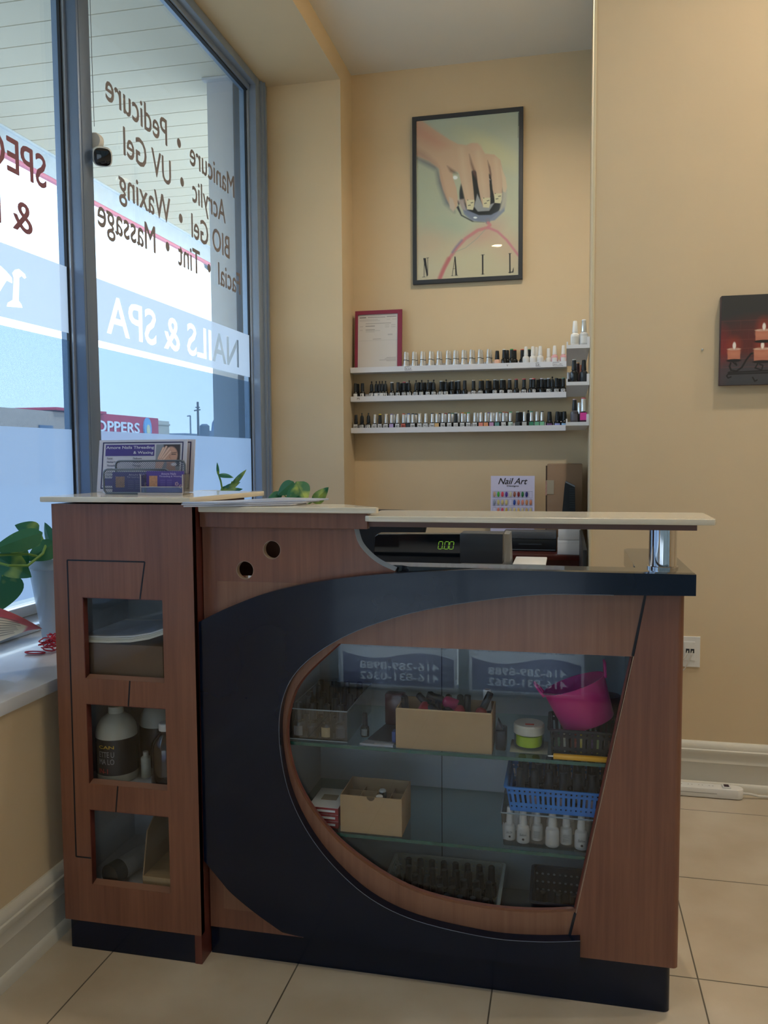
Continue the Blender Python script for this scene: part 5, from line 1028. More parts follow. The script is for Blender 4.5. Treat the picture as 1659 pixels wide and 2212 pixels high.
for k in range(4):
    for r_ in range(2):
        bottle((-.045 + k * .036, 1.90 + r_ * .06, FL + .004), 'round', 'black bottle inside the navy basket, %s in the %s row' % (ORD[k], ['front', 'back'][r_]), BLKG, BLKC, group='black bottles in the navy basket', scale=1.1)

# ================================================================== IN THE TOWER
mg = thing('magazine_stack', 'curled pile of magazines in the top window of the tower', 'magazine', (-1.03, 1.83, .78))
bx = MB(); bx.box(-1.165, -.937, 1.775, 1.99, .6685, .7585, .001); tag(bx.build('storage_carton', mat('carton_brown', '6b5340', .8, noise=.05), loc=(-1.03, 1.88, .668)), 'brown carton under the magazines in the top window of the tower', 'box')
def sweep(pts_xz, y0, y1, th): return [(x, y0, z) for x, z in pts_xz] + [(x, y0, z + th) for x, z in reversed(pts_xz)]
cur = [(-1.155, .7605), (-1.08, .7615), (-1.02, .7655), (-.97, .775), (-.93, .789), (-.885, .808)]
for k, (dz, th, cl) in enumerate(((0, .006, 'cfc8b4'), (.0062, .0045, 'c6c0b0'), (.0109, .0035, 'd4d1cc'))):
    q = MB(); q.prism(sweep([(x, z + dz) for x, z in cur], 1.772 + k * .004, 0, th), (0, .21, 0)); q.build('pages', mat('pages_' + cl, cl, .7), mg, smooth=0)
q = MB()
for i in range(5):
    (xa, za), (xb, zb_) = cur[i], cur[i + 1]; q.quad((xa, 1.79, za + .0149), (xb, 1.79, zb_ + .0149), (xb, 1.97, zb_ + .0149), (xa, 1.97, za + .0149))
q.build('cover', mat('mag_cover', '9fa6b4', .35, noise=.35, scale=18), mg, smooth=0)
m = MB()
for k in range(5):
    r = .040 - k * .004; pts = [(-.905 + r * .55 * math.cos(a), 1.785, .728 + .0 + r * 1.25 * math.sin(a)) for a in np.linspace(math.radians(100), math.radians(350), 20)]
    ins = [(x + .0015 * 1, y, z + .0015) for x, y, z in pts][::-1]; m.prism(pts + ins, (0, .12, 0))
tag(m.build('paper_roll', mat('roll_paper', 'c2c0bc', .6), loc=(-.91, 1.84, .669), smooth=0), 'rolled up white papers beside the carton in the top window of the tower', 'paper roll')
# second window: bottles
def jug(x, y, z, r, h, lab, label_col, hasneck=True, writing=False):
    t = thing('lotion_bottle', lab, 'bottle', (x, y, z)); q = MB(); q.lathe([(0, 0), (r * .95, 0), (r, .006), (r, h * .66), (r * .93, h * .76), (r * .72, h * .86), (r * .42, h * .92), (r * .36, h * .935)], c=(x, y, z), seg=32); q.build('body', mat('bottle_offwhite', 'b9b6a8', .4), t)
    q = MB(); q.lathe([(r * .36, h * .935), (r * .38, h * .94), (r * .37, h * 1.03), (0, h * 1.035)], c=(x, y, z), seg=20); q.build('cap', mat('bottle_offwhite', 'b9b6a8', .4), t)
    q = MB(); q.lathe([(r * 1.008, h * .12), (r * 1.008, h * .62)], c=(x, y, z), seg=32); lb_ = q.build('label', mat('label_black', '1b1c22', .35), t)
    if writing:
        for s_, v, hh, cm in (('CAN', .50, .008, 'd6b23a'), ('ETTE U', .38, .014, '8f8f8f'), ('MA LO', .28, .014, '8f8f8f'), ('IN-1', .15, .012, 'b23a34')):
            q = MB(); text_fit(q, s_, basis((x, y - r * 1.02, z + h * v), (1, 0, 0), (0, 0, 1), (0, -1, 0)), -.020 if s_ != 'IN-1' else -.022, .020 if s_ != 'IN-1' else .004, 0, hh, .01)
            b_ = q.bm
            for v_ in b_.verts: dx = v_.co.x - x; v_.co.y = y - math.sqrt(max((r * 1.014) ** 2 - dx * dx, 1e-6))
            q.build('label_text', colm(cm, .5), lb_, smooth=0)
    return t
jug(-1.098, 1.83, .4055, .051, .178, 'big white bottle with wide black label at the left of the middle tower window', 0, writing=True)
jug(-1.036, 1.930, .4055, .048, .178, 'white bottle with black label behind the big one in the middle tower window', 0)
m = MB(); m.lathe([(0, 0), (.036, 0), (.037, .13), (.033, .14), (.035, .142), (.035, .165), (0, .167)], c=(-.940, 1.955, .4055), seg=28); tag(m.build('white_tub', mat('bottle_offwhite', 'b9b6a8', .4), loc=(-.965, 1.93, .405)), 'white lidded tub behind the amber bottle in the middle tower window', 'tub')
ab = thing('amber_bottle', 'dark amber bottle with white cap at the right of the middle tower window', 'bottle', (-.955, 1.815, .405))
q = MB(); q.lathe([(0, 0), (.035, 0), (.038, .004), (.038, .085), (.034, .105), (.020, .124), (.015, .130), (.015, .138)], c=(-.958, 1.82, .4055), seg=28); q.build('body', mat('amber_glass', '1c1216', .1, coat=.6), ab)
q = MB(); q.lathe([(.017, .134), (.017, .150), (.015, .152), (0, .152)], c=(-.958, 1.82, .4055), seg=24); q.build('cap', WHT, ab)
m = MB(); m.lathe([(0, 0), (.012, 0), (.012, .05), (.007, .055), (.007, .065), (0, .066)], c=(-1.028, 1.845, .4055), seg=16); tag(m.build('small_vial', mat('bottle_offwhite', 'b9b6a8', .4), loc=(-1.028, 1.845, .405)), 'small white vial between the big bottle and the amber bottle', 'vial')
# third window
fr_ = thing('foil_roll', 'silver foil roll with a black end lying in the bottom tower window', 'foil roll', (-1.06, 1.86, .15))
q = MB(); a_ = Vector((-1.085, 1.80, .178)); b_ = Vector((-1.040, 1.96, .182)); q.cyl(a_, b_, .0265, seg=24); q.build('roll', mat('foil_silver', 'a9adb2', .3, metal=.6, bump=.8, scale=90), fr_)
q = MB(); d_ = (b_ - a_).normalized(); q.cyl(a_ - d_ * .03, a_ + d_ * .004, .0275, seg=24); q.build('end_cap', BLACK, fr_)
ct = thing('open_carton', 'open cardboard carton with raised flap in the bottom tower window', 'box', (-.95, 1.85, .15))
q = MB(); q.prism([(-1.006, 1.775, .151), (-.865, 1.775, .151), (-.865, 1.775, .185), (-1.006, 1.775, .185)], (0, .20, 0)); q.build('tray', CARD, ct, smooth=0)
q = MB(); q.prism([(-1.006, 1.775, .186), (-1.006, 1.80, .288), (-1.006, 1.90, .345), (-1.006, 1.975, .345), (-1.006, 1.975, .186)], (.003, 0, 0)); q.build('side_flap', mat('card_inner', '94795c', .85), ct, smooth=0)

# ================================================================== ON THE TOWER TOP
def flyer(name, x0, x1, y, z, h, lab, art=True):
    root = thing(name, lab, 'flyer', ((x0 + x1) / 2, y, z), 'flyers standing on the tower'); a = math.radians(9); V = (0, math.sin(a), math.cos(a)); N = (0, -math.cos(a), math.sin(a)); w = x1 - x0
    Ms = basis((x0, y, z), (1, 0, 0), V, N); VI = mat('print_violet', '4b3a86', .5); NV = mat('print_navy', '2e2b58', .5)
    q = MB(); q.addmesh(plate([[(0, 0), (w, 0), (w, h), (0, h)]], .0015), Ms); q.build('sheet', mat('flyer_paper', 'cfccd6', .5), root, smooth=0)
    q = MB(); e = .011; f2 = .0155; q.addmesh(plate([rectl(e, w - e, .008, h - .006), rectl(e + .003, w - e - .003, .011, h - .009)], .0004), Ms @ Matrix.Translation((0, 0, .0006))); q.build('border', NV, root, smooth=0)
    if not art: return root
    q = MB(); q.addmesh(plate([rectl(.020, w * .635, h - .043, h - .013)], .0004), Ms @ Matrix.Translation((0, 0, .0007))); hd = q.build('header', VI, root, smooth=0)
    q = MB(); WT = mat('print_white', 'e4e2ec', .6); Mt = Ms @ Matrix.Translation((0, 0, .0011))
    text_fit(q, 'Amore Nails Threading', Mt, .022, w * .632, h - .0265, h - .0165, .012); q.build('title', WT, hd, smooth=0)
    q = MB(); text_fit(q, '& Waxing', Mt, w * .40, w * .625, h - .040, h - .0305, .012); q.build('subtitle', WT, hd, smooth=0)
    TX = mat('print_text', '4c4a66', .6)
    for k, s_ in enumerate(('Facial', 'Herbal Facial', 'Threading', 'All Waxing', 'Acrylic Nails', 'Gel Nails', 'Nail Art')):
        q = MB(); text_h(q, s_, Mt, .026, h - .052 - k * .0095, .0052, bold=.01); q.build('service_line', TX, root, smooth=0)
    for k, s_ in enumerate(('Pedicure', 'Manicure', 'Massage', 'Bridal Makeup')):
        q = MB(); text_h(q, s_, Mt, w * .40, h - .052 - k * .0095, .0052, bold=.01); q.build('service_line', TX, root, smooth=0)
    q = MB(); q.addmesh(plate([[(.016, .016), (.07, .016), (.064, .026), (.07, .036), (.016, .036), (.022, .026)]], .0004), Ms @ Matrix.Translation((0, 0, .0009))); q.build('ribbon', VI, root, smooth=0)
    c = Canvas(70, 90, '8a8f98'); c.quadmap([(0, 0), (100, 0), (100, 130), (0, 130)])
    c.poly([(30, 0), (100, 0), (100, 110), (84, 110), (88, 50), (60, 14), (36, 30)], '3a2b2a', 6); c.ell(63, 56, 27, 44, 'cf9d84', .2); c.poly([(48, 92), (80, 88), (84, 130), (44, 130)], 'b98a72', 8)
    c.line([(66, 44), (84, 41)], 3.5, '4a302c', 3); c.line([(66, 51), (82, 50)], 4, '38221f', 3); c.line([(60, 52), (57, 66), (63, 70)], 2.5, 'a8745e', 3, .8); c.ell(64, 82, 11, 4.5, 'a0484a', .4)
    c.poly([(0, 130), (0, 92), (14, 66), (30, 58), (40, 66), (36, 92), (24, 130)], 'dfb49e', 5)
    for x0_, y0_, x1_, y1_ in ((12, 70, 30, 18), (20, 66, 42, 12), (28, 66, 54, 20), (34, 74, 60, 36)):
        c.line([(x0_, y0_), (x1_, y1_)], 10, '9a6a58', 3, .8); c.line([(x0_, y0_), (x1_, y1_)], 7.5, 'e6bfa8', 3)
    c.ell(76, 100, 12, 8, 'ece6ea', .5)
    c.mesh('portrait_print', Ms @ Matrix.Translation((w * .655, h - .082, .0009)), w * .27, .069, paintmat('flyer_print', .5), root)
    return root
flyer('price_flyer', -1.198, -.950, 1.985, TTOP + .001, .139, 'rear bordered flyer showing only at the right edge of the front flyer', art=False)
flyer('price_flyer', -1.220, -.965, 1.970, TTOP + .001, .139, 'violet and white price flyer reading Amore Nails Threading & Waxing on the tower')
# wire mesh organiser
mo = thing('mesh_organizer', 'grey wire mesh letter holder in front of the flyers on the tower', 'letter holder', (-1.04, 1.89, TTOP))
MG = mat('mesh_grey', '6f7884', .4, metal=.4)
def mesh_panel(x0, x1, y, z0, z1, nm, a=0):
    def rr(x0, x1, z0, z1, r): return [(cx_ + r * math.cos(t), cz_ + r * math.sin(t)) for cx_, cz_, a0 in ((x1 - r, z0 + r, -90), (x1 - r, z1 - r, 0), (x0 + r, z1 - r, 90), (x0 + r, z0 + r, 180)) for t in np.radians(np.linspace(a0, a0 + 90, 6))]
    q = MB(); pts = rr(x0, x1, z0, z1, .012); q.tube([(x, y, z) for x, z in pts + [pts[0]]], .0026, 6)
    fr2 = q.build(nm, MG, mo)
    q = MB(); L = .0055; u = x0 - (z1 - z0)
    while u < x1:
        for s_ in (1, -1):
            a0, a1 = (u, z0), (u + (z1 - z0), z1)
            if s_ < 0: a0, a1 = (u, z1), (u + (z1 - z0), z0)
            t0 = max(0, (x0 - a0[0]) / (a1[0] - a0[0])); t1 = min(1, (x1 - a0[0]) / (a1[0] - a0[0]))
            if t1 > t0:
                p_ = (a0[0] + (a1[0] - a0[0]) * t0, a0[1] + (a1[1] - a0[1]) * t0); r_ = (a0[0] + (a1[0] - a0[0]) * t1, a0[1] + (a1[1] - a0[1]) * t1)
                d = Vector((r_[0] - p_[0], r_[1] - p_[1])).normalized() * .0005; q.quad((p_[0] - d.y, y, p_[1] + d.x), (p_[0] + d.y, y, p_[1] - d.x), (r_[0] + d.y, y, r_[1] - d.x), (r_[0] - d.y, y, r_[1] + d.x))
        u += L
    q.build('wire_mesh', MG, fr2, smooth=0)
mesh_panel(-1.135, -.942, 1.925, TTOP + .003, TTOP + .083, 'rear_panel')
mesh_panel(-1.137, -.958, 1.870, TTOP + .003, TTOP + .062, 'front_panel')
q = MB(); q.box(-1.134, -.960, 1.868, 1.927, TTOP + .0005, TTOP + .002); q.build('base_panel', MG, mo, smooth=0)
def card(x0, x1, y, z, h, lab, grp, nm='business_card'):
    t = thing(nm, lab, 'business card', ((x0 + x1) / 2, y, z), grp); Mx = basis((x0, y, z), (1, 0, 0), (0, .06, 1), (0, -1, .06)); w = x1 - x0
    q = MB(); q.addmesh(plate([[(0, 0), (w, 0), (w, h), (0, h)]], .004), Mx); q.build('card_stock', mat('card_violet', '53418c', .5), t, smooth=0)
    q = MB(); q.addmesh(plate([rectl(w * .08, w * .30, h * .25, h * .78)], .0003), Mx @ Matrix.Translation((0, 0, .0004))); q.build('photo_patch', mat('card_photo', 'b98a6a', .5, noise=.4, scale=160), t, smooth=0)
    q = MB(); text_fit(q, 'Amore Nails', Mx @ Matrix.Translation((0, 0, .0004)), w * .40, w * .80, h * .82, h * .93, .01); text_fit(q, 'Threading & Waxing', Mx @ Matrix.Translation((0, 0, .0004)), w * .35, w * .95, h * .70, h * .79, .01); q.build('card_title', mat('print_lilac', 'c3b6dc', .6), t, smooth=0)
    q = MB()
    for cx, cz in ((.82, .40), (.92, .28)):
        for k in range(5): a = k * 2 * math.pi / 5; q.lathe([(0, 0), (w * .022, 0)], M=Mx @ Matrix.Translation((w * cx + w * .035 * math.cos(a), h * cz + w * .035 * math.sin(a), .0005)), seg=8)
    q.build('flower_mark', mat('print_flower', 'd9b9d6', .6), t, smooth=0)
    q = MB()
    for k in range(5):
        for u in (.38, .56): q.quad(*[Mx @ Vector((w * u + du, h * (.2 + k * .09) + dv, .0004)) for du, dv in ((0, 0), (w * .13, 0), (w * .13, h * .025), (0, h * .025))])
    q.build('card_lines', mat('print_lilac_dim', '7d6cae', .6), t, smooth=0)
card(-1.125, -1.010, 1.888, TTOP + .003, .052, 'violet business cards behind the mesh of the grey letter holder', None)
ch_ = thing('card_holder', 'clear plastic business card holder at the right front of the tower top', 'card holder', (-.955, 1.84, TTOP))
q = MB(); q.box(-1.012, -.903, 1.828, 1.830, TTOP + .0005, TTOP + .020); q.box(-1.012, -.903, 1.868, 1.870, TTOP + .0005, TTOP + .052); q.box(-1.012, -1.010, 1.830, 1.868, TTOP + .0005, TTOP + .05); q.box(-.905, -.903, 1.830, 1.868, TTOP + .0005, TTOP + .05); q.box(-1.016, -.899, 1.820, 1.872, TTOP + .0003, TTOP + .004, .001); q.build('tray', glass('holder_plastic', (.88, .86, .84), 2.0), ch_, smooth=0)
q = MB(); q.tube([(-1.013, 1.829, TTOP + .002), (-1.013, 1.829, TTOP + .05)], .0012, 5); q.tube([(-.902, 1.829, TTOP + .002), (-.902, 1.829, TTOP + .05)], .0012, 5); q.tube([(-1.013, 1.828, TTOP + .020), (-.902, 1.828, TTOP + .020)], .001, 5); q.box(-1.016, -.899, 1.8195, 1.8225, TTOP + .0003, TTOP + .006); q.build('edge', mat('holder_edge', 'b5aeb0', .3), ch_)
card(-1.007, -.908, 1.845, TTOP + .006, .052, 'stack of violet business cards in the clear plastic holder', None)
# folded newspapers on the middle ledge
ML = 1.0958
np_ = thing('newspaper_pile', 'blue and white brochures lying askew on the middle ledge beside the tower', 'brochure', (-.72, 1.83, ML))
for k, (dz, pts, cl) in enumerate(((.0008, [(-.845, 1.715), (-.80, 1.73), (-.62, 1.80), (-.60, 1.86), (-.73, 1.88), (-.80, 1.78)], 'b9bcc8'), (.0046, [(-.855, 1.725), (-.78, 1.735), (-.60, 1.83), (-.58, 1.90), (-.70, 1.93), (-.765, 1.795)], 'c9ccd6'), (.0084, [(-.855, 1.73), (-.77, 1.732), (-.575, 1.86), (-.56, 1.91), (-.69, 1.95), (-.765, 1.805)], 'c2cbe0'))):
    q = MB(); q.prism([(x, y, ML + dz) for x, y in pts], (0, 0, .0032)); q.build('brochure', mat('brochure_' + cl, cl, .25, coat=.3), np_, smooth=0)
# ---- plants
LEAF = bpy.data.materials.new('pothos_leaf'); LEAF.use_nodes = True; n = LEAF.node_tree; b = n.nodes['Principled BSDF']
t = n.nodes.new('ShaderNodeTexCoord'); z = n.nodes.new('ShaderNodeTexNoise'); z.inputs['Scale'].default_value = 14; r = n.nodes.new('ShaderNodeValToRGB')
r.color_ramp.elements[0].position = .52; r.color_ramp.elements[0].color = (*lin('2f6f48'), 1); r.color_ramp.elements[1].position = .68; r.color_ramp.elements[1].color = (*lin('a8bc58'), 1)
n.links.new(t.outputs['Object'], z.inputs['Vector']); n.links.new(z.outputs['Fac'], r.inputs[0]); n.links.new(r.outputs[0], b.inputs['Base Color']); b.inputs['Roughness'].default_value = .35
tl = n.nodes.new('ShaderNodeBsdfTranslucent'); ms = n.nodes.new('ShaderNodeMixShader'); ms.inputs[0].default_value = .3; n.links.new(r.outputs[0], tl.inputs[0]); n.links.new(b.outputs[0], ms.inputs[1]); n.links.new(tl.outputs[0], ms.inputs[2]); n.links.new(ms.outputs[0], n.nodes['Material Output'].inputs[0])
STEM = mat('plant_stem', '6f9440', .5)
def leaf(root, base, tip, width, normal=(0, -1, .4), curl=.15, narrow=False):
    base = Vector(base); tip = Vector(tip); ax = tip - base; L = ax.length; ax.normalize(); N = Vector(normal); N = (N - ax * N.dot(ax)).normalized(); sd = ax.cross(N); b = bmesh.new(); rows = []
    prof = (lambda t: math.sin(math.pi * min(1, t ** .62)) ** .8) if not narrow else (lambda t: math.sin(math.pi * t ** .8) ** .8)
    for i in range(13):
        t = i / 12; w = width / 2 * (prof(t) if 0 < t < 1 else .02); c = base + ax * L * t - N * curl * L * (t ** 2) ; rows.append([b.verts.new(c + sd * w * u + N * (-abs(u) * w * .28 + .0) ) for u in (-1, -.5, 0, .5, 1)])
    for i in range(12):
        for k in range(4): b.faces.new((rows[i][k], rows[i][k + 1], rows[i + 1][k + 1], rows[i + 1][k]))
    q = MB(); q.merge(b); o = q.build('leaf', LEAF, root); return o
def pot(root, x, y, z, r0, r1, h, m):
    q = MB(); q.lathe([(0, 0), (r0, 0), (r0 * 1.02, .004), (r1 * .96, h * .86), (r1 * 1.08, h * .88), (r1 * 1.08, h * .97), (r1 * 1.04, h), (r1 * .96, h), (r1 * .92, h * .9), (0, h * .88)], c=(x, y, z), seg=36); q.build('pot', m, root)
    q = MB(); q.lathe([(0, h * .885), (r1 * .9, h * .885)], c=(x, y, z), seg=24); q.build('soil', mat('soil', '3a2e26', .95, noise=.3, scale=60), root)
# small plant in a white pot on the tower
sp1 = thing('small_plant', 'small leafy cutting in a tall white pot on the sill behind the tower', 'potted plant', (-1.40, 3.08, .66))
q = MB(); q.lathe([(0, 0), (.055, 0), (.06, .01), (.075, .400), (.075, .412), (.068, .412), (.063, .39), (0, .39)], c=(-1.405, 3.08, .6605), seg=32); q.build('pot', WHITE, sp1)
def A(px, py, y): return Vector(at(px, py, 'y', y))
yb_ = 3.06
q = MB(); q.tube([A(482, 1068, yb_), A(477, 1040, yb_), A(470, 1018, yb_)], .0035, 6); q.tube([A(490, 1066, yb_), A(502, 1040, yb_)], .003, 6); q.build('stem', STEM, sp1)
leaf(sp1, A(472, 1028, yb_), A(467, 997, yb_ + .02), .012, narrow=True); leaf(sp1, A(473, 1024, yb_), A(502, 1027, yb_ - .03), .028, (0, -.6, .8)); leaf(sp1, A(497, 1054, yb_), A(528, 1013, yb_), .024, narrow=True)
leaf(sp1, A(478, 1062, yb_), A(514, 1040, yb_ - .02), .034); leaf(sp1, A(478, 1064, yb_), A(518, 1054, yb_ - .04), .032); leaf(sp1, A(476, 1060, yb_), A(496, 1048, yb_), .024)
# big pothos on the sill left
pt = thing('potted_pothos', 'trailing pothos in a pale ceramic pot on the sill left of the tower', 'potted plant', (-1.53, 2.19, .66))
pot(pt, -1.49, 2.19, .6605, .052, .088, .255, mat('pot_ceramic', 'b4bbc2', .3, coat=.4))
yb_ = 2.10
q = MB(); q.tube([A(118, 1220, 2.15), A(95, 1205, yb_), A(60, 1197, 2.0), A(0, 1199, 1.95), A(-40, 1203, 1.95)], .0035, 7); q.tube([A(100, 1175, yb_), A(92, 1196, 2.03), A(60, 1222, 1.98), A(20, 1222, 1.95), A(-20, 1212, 1.95)], .004, 7); q.tube([A(112, 1190, yb_), A(92, 1165, yb_), A(86, 1150, yb_)], .003, 6); q.tube([A(-5, 1212, 2.0), A(8, 1228, 2.02), A(6, 1245, 2.02)], .003, 6); q.build('stem', STEM, pt)
leaf(pt, A(84, 1147, yb_), A(30, 1132, yb_ - .02), .05, (0, -1, .5)); leaf(pt, A(92, 1150, 2.02), A(-22, 1182, 1.92), .07, (.1, -1, .5)); leaf(pt, A(112, 1178, yb_), A(90, 1130, yb_), .048, (-.4, -1, .2)); leaf(pt, A(122, 1172, yb_), A(58, 1205, 2.03), .07, (.2, -1, .4))
leaf(pt, A(28, 1180, 2.03), A(52, 1236, 2.0), .06, (.1, -1, .3)); leaf(pt, A(-8, 1200, 1.98), A(60, 1245, 1.97), .075, (0, -1, .3)); leaf(pt, A(5, 1232, 2.02), A(-10, 1326, 2.0), .125, (.1, -1, .2), curl=-.05); leaf(pt, A(112, 1190, yb_), A(150, 1165, yb_), .05)
# second pothos further along the sill
p2 = thing('potted_pothos', 'round leaved pothos further along the sill behind the middle ledge', 'potted plant', (-1.40, 3.3, .66))
pot(p2, -1.42, 3.35, .6605, .06, .09, .27, mat('pot_brown', '7d6a58', .6))
q = MB(); yb_ = 3.3
for (x1, y1), (x2, y2) in (((635, 1098), (608, 1060)), ((640, 1098), (634, 1055)), ((645, 1098), (655, 1060)), ((650, 1098), (690, 1075))): q.tube([(-1.40, 3.35, .92), A(x1, y1, yb_ + .02), A(x2, y2, yb_)], .0035, 6)
q.build('stem', STEM, p2)
leaf(p2, A(606, 1062, yb_), A(576, 1082, yb_ - .05), .05, (0, -1, .6)); leaf(p2, A(634, 1040, yb_), A(598, 1066, yb_ - .04), .075, (0, -1, .7)); leaf(p2, A(648, 1042, yb_), A(618, 1080, yb_ - .08), .06); leaf(p2, A(640, 1040, yb_), A(660, 1078, yb_ - .06), .085, (.2, -1, .5)); leaf(p2, A(676, 1086, yb_), A(707, 1052, yb_), .055, (0, -1, .2))
# printed flyer on a glass jar, red cord
jb = thing('glass_jar', 'murky glass jar standing on the sill at the left edge', 'jar', (-1.345, 1.59, .66))
q = MB(); q.lathe([(0, 0), (.062, 0), (.066, .006), (.066, .12), (.058, .135)], c=(-1.345, 1.59, .6605), seg=32); q.build('body', mat('jar_murky', '57534c', .12, coat=.5, noise=.2, scale=14), jb)
q = MB(); q.lathe([(.0665, .02), (.0665, .085)], c=(-1.345, 1.59, .6605), seg=32); q.build('label', mat('label_cream', 'b7ab98', .6), jb)
c = Canvas(90, 60, 'cfc4ac'); c.poly([(0, 0), (1, 0), (1, 1), (.90, 1), (.84, .35), (0, .2)], 'b5424e', .05); c.ell(.2, .6, .22, .3, 'c24a44', .4, .8); c.line([(.05, .1), (1, .1)], .2, 'a34048', .1, .8)
for k in range(8): c.line([(.30, .28 + k * .08), (.68 + .03 * (k % 3), .26 + k * .08)], .03, '54504c', .02, .85)
rl = thing('leaflet', 'red and cream printed leaflet lying on the glass jar on the sill', 'leaflet', (-1.40, 1.80, .80))
O_ = Vector(at(-60, 1345, 'z', .80)); o = c.mesh('print', basis((0, 0, 0), (1, 0, 0), (0, 1, 0), (0, 0, 1)), 1, 1, paintmat('leaflet_print', .5), rl)
c00, c10, c11, c01 = Vector(at(-60, 1410, 'z', .80)), Vector(at(62, 1360, 'z', .795)), Vector(at(94, 1356, 'z', .745)), Vector(at(8, 1315, 'z', .80))
c00, c10, c11, c01 = A(-60, 1408, 1.68), A(60, 1362, 1.78), A(92, 1358, 1.88), A(-60, 1300, 1.86); cen = Vector(rl.location)
for v in o.data.vertices:
    u, w = v.co.x + cen.x, v.co.y + cen.y; p_ = (c00 * (1 - u) + c10 * u) * (1 - w) + (c01 * (1 - u) + c11 * u) * w; p_.z += .012 * math.sin(u * math.pi) * w; v.co = p_ - cen
rc = MB(); cc = Vector(at(112, 1402, 'z', .668))
for k in range(9):
    a0 = random.uniform(0, 6.28); rc.tube([(cc.x + .022 * math.cos(t * 1.0 + a0) * (1 + .3 * math.sin(3 * t + k)), cc.y + .03 * math.sin(t + a0 * .3), cc.z + .004 + k * .0042 + .004 * math.sin(2 * t + k)) for t in np.linspace(0, 6.0, 22)], .0019, 5)
for k in range(3): rc.tube([(cc.x - .03 + .028 * math.cos(t), cc.y - .03 + .012 * math.sin(t) - k * .004, cc.z - .004 + .001 * k) for t in np.linspace(0, 6.2, 16)], .0018, 5)
tag(rc.build('red_yarn', mat('cord_red', 'b3122c', .5), loc=(cc.x, cc.y, .661)), 'tangle of red yarn on the white sill beside the tower', 'yarn')

# ================================================================== BEHIND THE COUNTER
cr_ = thing('cash_register', 'black cash register with green 0.00 display facing the customer', 'cash register', (-.35, 2.4, .741))
q = MB(); q.box(-.535, -.165, 2.30, 2.62, .7415, .895, .006); q.build('body', mat('register_dark', '23282f', .35), cr_)
q = MB(); q.addmesh(plate([[(-.540, .885), (-.286, .885), (-.286, .989), (-.525, .986), (-.534, .978)]], .05, .002), basis((0, 2.285, 0), (1, 0, 0), (0, 0, 1), (0, -1, 0))); dsp = q.build('display_housing', mat('register_gloss', '0f161d', .08, coat=.6), cr_)
q = MB(); q.box(-.536, -.288, 2.283, 2.286, .884, .906); q.build('lower_trim', mat('register_trim', '3c424a', .2), cr_, smooth=0)
q = MB(); q.box(-.288, -.168, 2.278, 2.36, .908, .992, .003); q.build('printer_cover', mat('register_grey', '33383f', .3), cr_)
q = MB(); q.box(-.540, -.166, 2.280, 2.30, .868, .886, .001); q.build('front_band', mat('register_band', '4a5058', .25), cr_)
q = MB(); q.prism([(-.166, 2.30, .875), (-.150, 2.33, .875), (-.155, 2.34, .985), (-.168, 2.30, .99)], (0, .10, 0)); q.build('side_panel', mat('register_side', '6d7072', .4), cr_, smooth=0)
SEG = mat('led_green', '4f8a2a', .5, emit='7fae3a', es=.5)
q = MB(); h = .021; w = .011; MS = basis((0, 2.2845, 0), (1, 0, 0), (0, 0, 1), (0, -1, 0))
u0 = float(at(946, 1178, 'y', 2.2845)[0])
for k, dx in enumerate((0, .0175, .0315)):
    zc = float(at(960, 1186, 'y', 2.2845)[2])
    for seg_ in (((0, 0), (w, 0)), ((0, h), (w, h)), ((0, 0), (0, h / 2)), ((0, h / 2), (0, h)), ((w, 0), (w, h / 2)), ((w, h / 2), (w, h))):
        (a0, b0_), (a1, b1_) = seg_; s_ = .15
        a0, b0_, a1, b1_ = a0 + (a1 - a0) * .1, b0_ + (b1_ - b0_) * .1, a1 - (a1 - a0) * .1, b1_ - (b1_ - b0_) * .1
        f_ = lambda u, v: (u + v * s_, v); P_, Q_ = f_(a0, b0_), f_(a1, b1_); t_ = .0009
        dx_, dy_ = (0, t_) if abs(b1_ - b0_) < 1e-6 else (t_, 0)
        q.quad(*[MS @ Vector((u0 + dx + x, zc + y, .0)) for x, y in ((P_[0] - dx_, P_[1] - dy_), (P_[0] + dx_, P_[1] - dy_) if dx_ else (Q_[0], Q_[1] - dy_), (Q_[0] + dx_, Q_[1] + dy_), (Q_[0] - dx_, Q_[1] + dy_) if dx_ else (P_[0], P_[1] + dy_))])
q.quad(*[MS @ Vector((u0 + .0135 + x, zc + y, 0)) for x, y in ((0, 0), (.002, 0), (.002, .002), (0, .002))])
q.build('digits', SEG, dsp, smooth=0)
m = MB(); open_box(m, -.14, -.055, 2.30, 2.46, .7415, .905, .003, taper=.15); m.box(-.143, -.052, 2.296, 2.464, .900, .907, .002)
tag(m.build('white_tray', mat('tray_white', 'c6c8c8', .4), loc=(-.1, 2.38, .741)), 'white plastic bin standing right of the cash register', 'bin')
# office chair
oc = thing('office_chair', 'black office chair behind the counter left of the cash register', 'chair', (-.70, 2.95, 0))
q = MB(); pts = [(-.98, .70), (-.97, .93), (-.92, .985), (-.60, .988), (-.545, .95), (-.565, .87), (-.66, .80), (-.72, .66), (-.90, .64)]
q.addmesh(plate([smoothl(pts + [pts[0]], 5)[:-1]], .06, .012), basis((0, 3.20, 0), (1, 0, 0), (0, 0, 1), (0, -1, 0))); q.build('backrest', mat('chair_black', '15181d', .5), oc)
q = MB(); q.box(-1.0, -.52, 2.72, 3.18, .44, .52, .03); q.build('seat', mat('chair_black', '15181d', .5), oc)
q = MB(); q.cyl((-.76, 2.95, .08), (-.76, 2.95, .44), .028, seg=16); q.build('gas_lift', BLACK, oc)
q = MB(); q.tube([(-.76, 3.10, .45), (-.76, 3.24, .47), (-.76, 3.235, .70)], .02, 8); q.build('back_bracket', BLACK, oc)
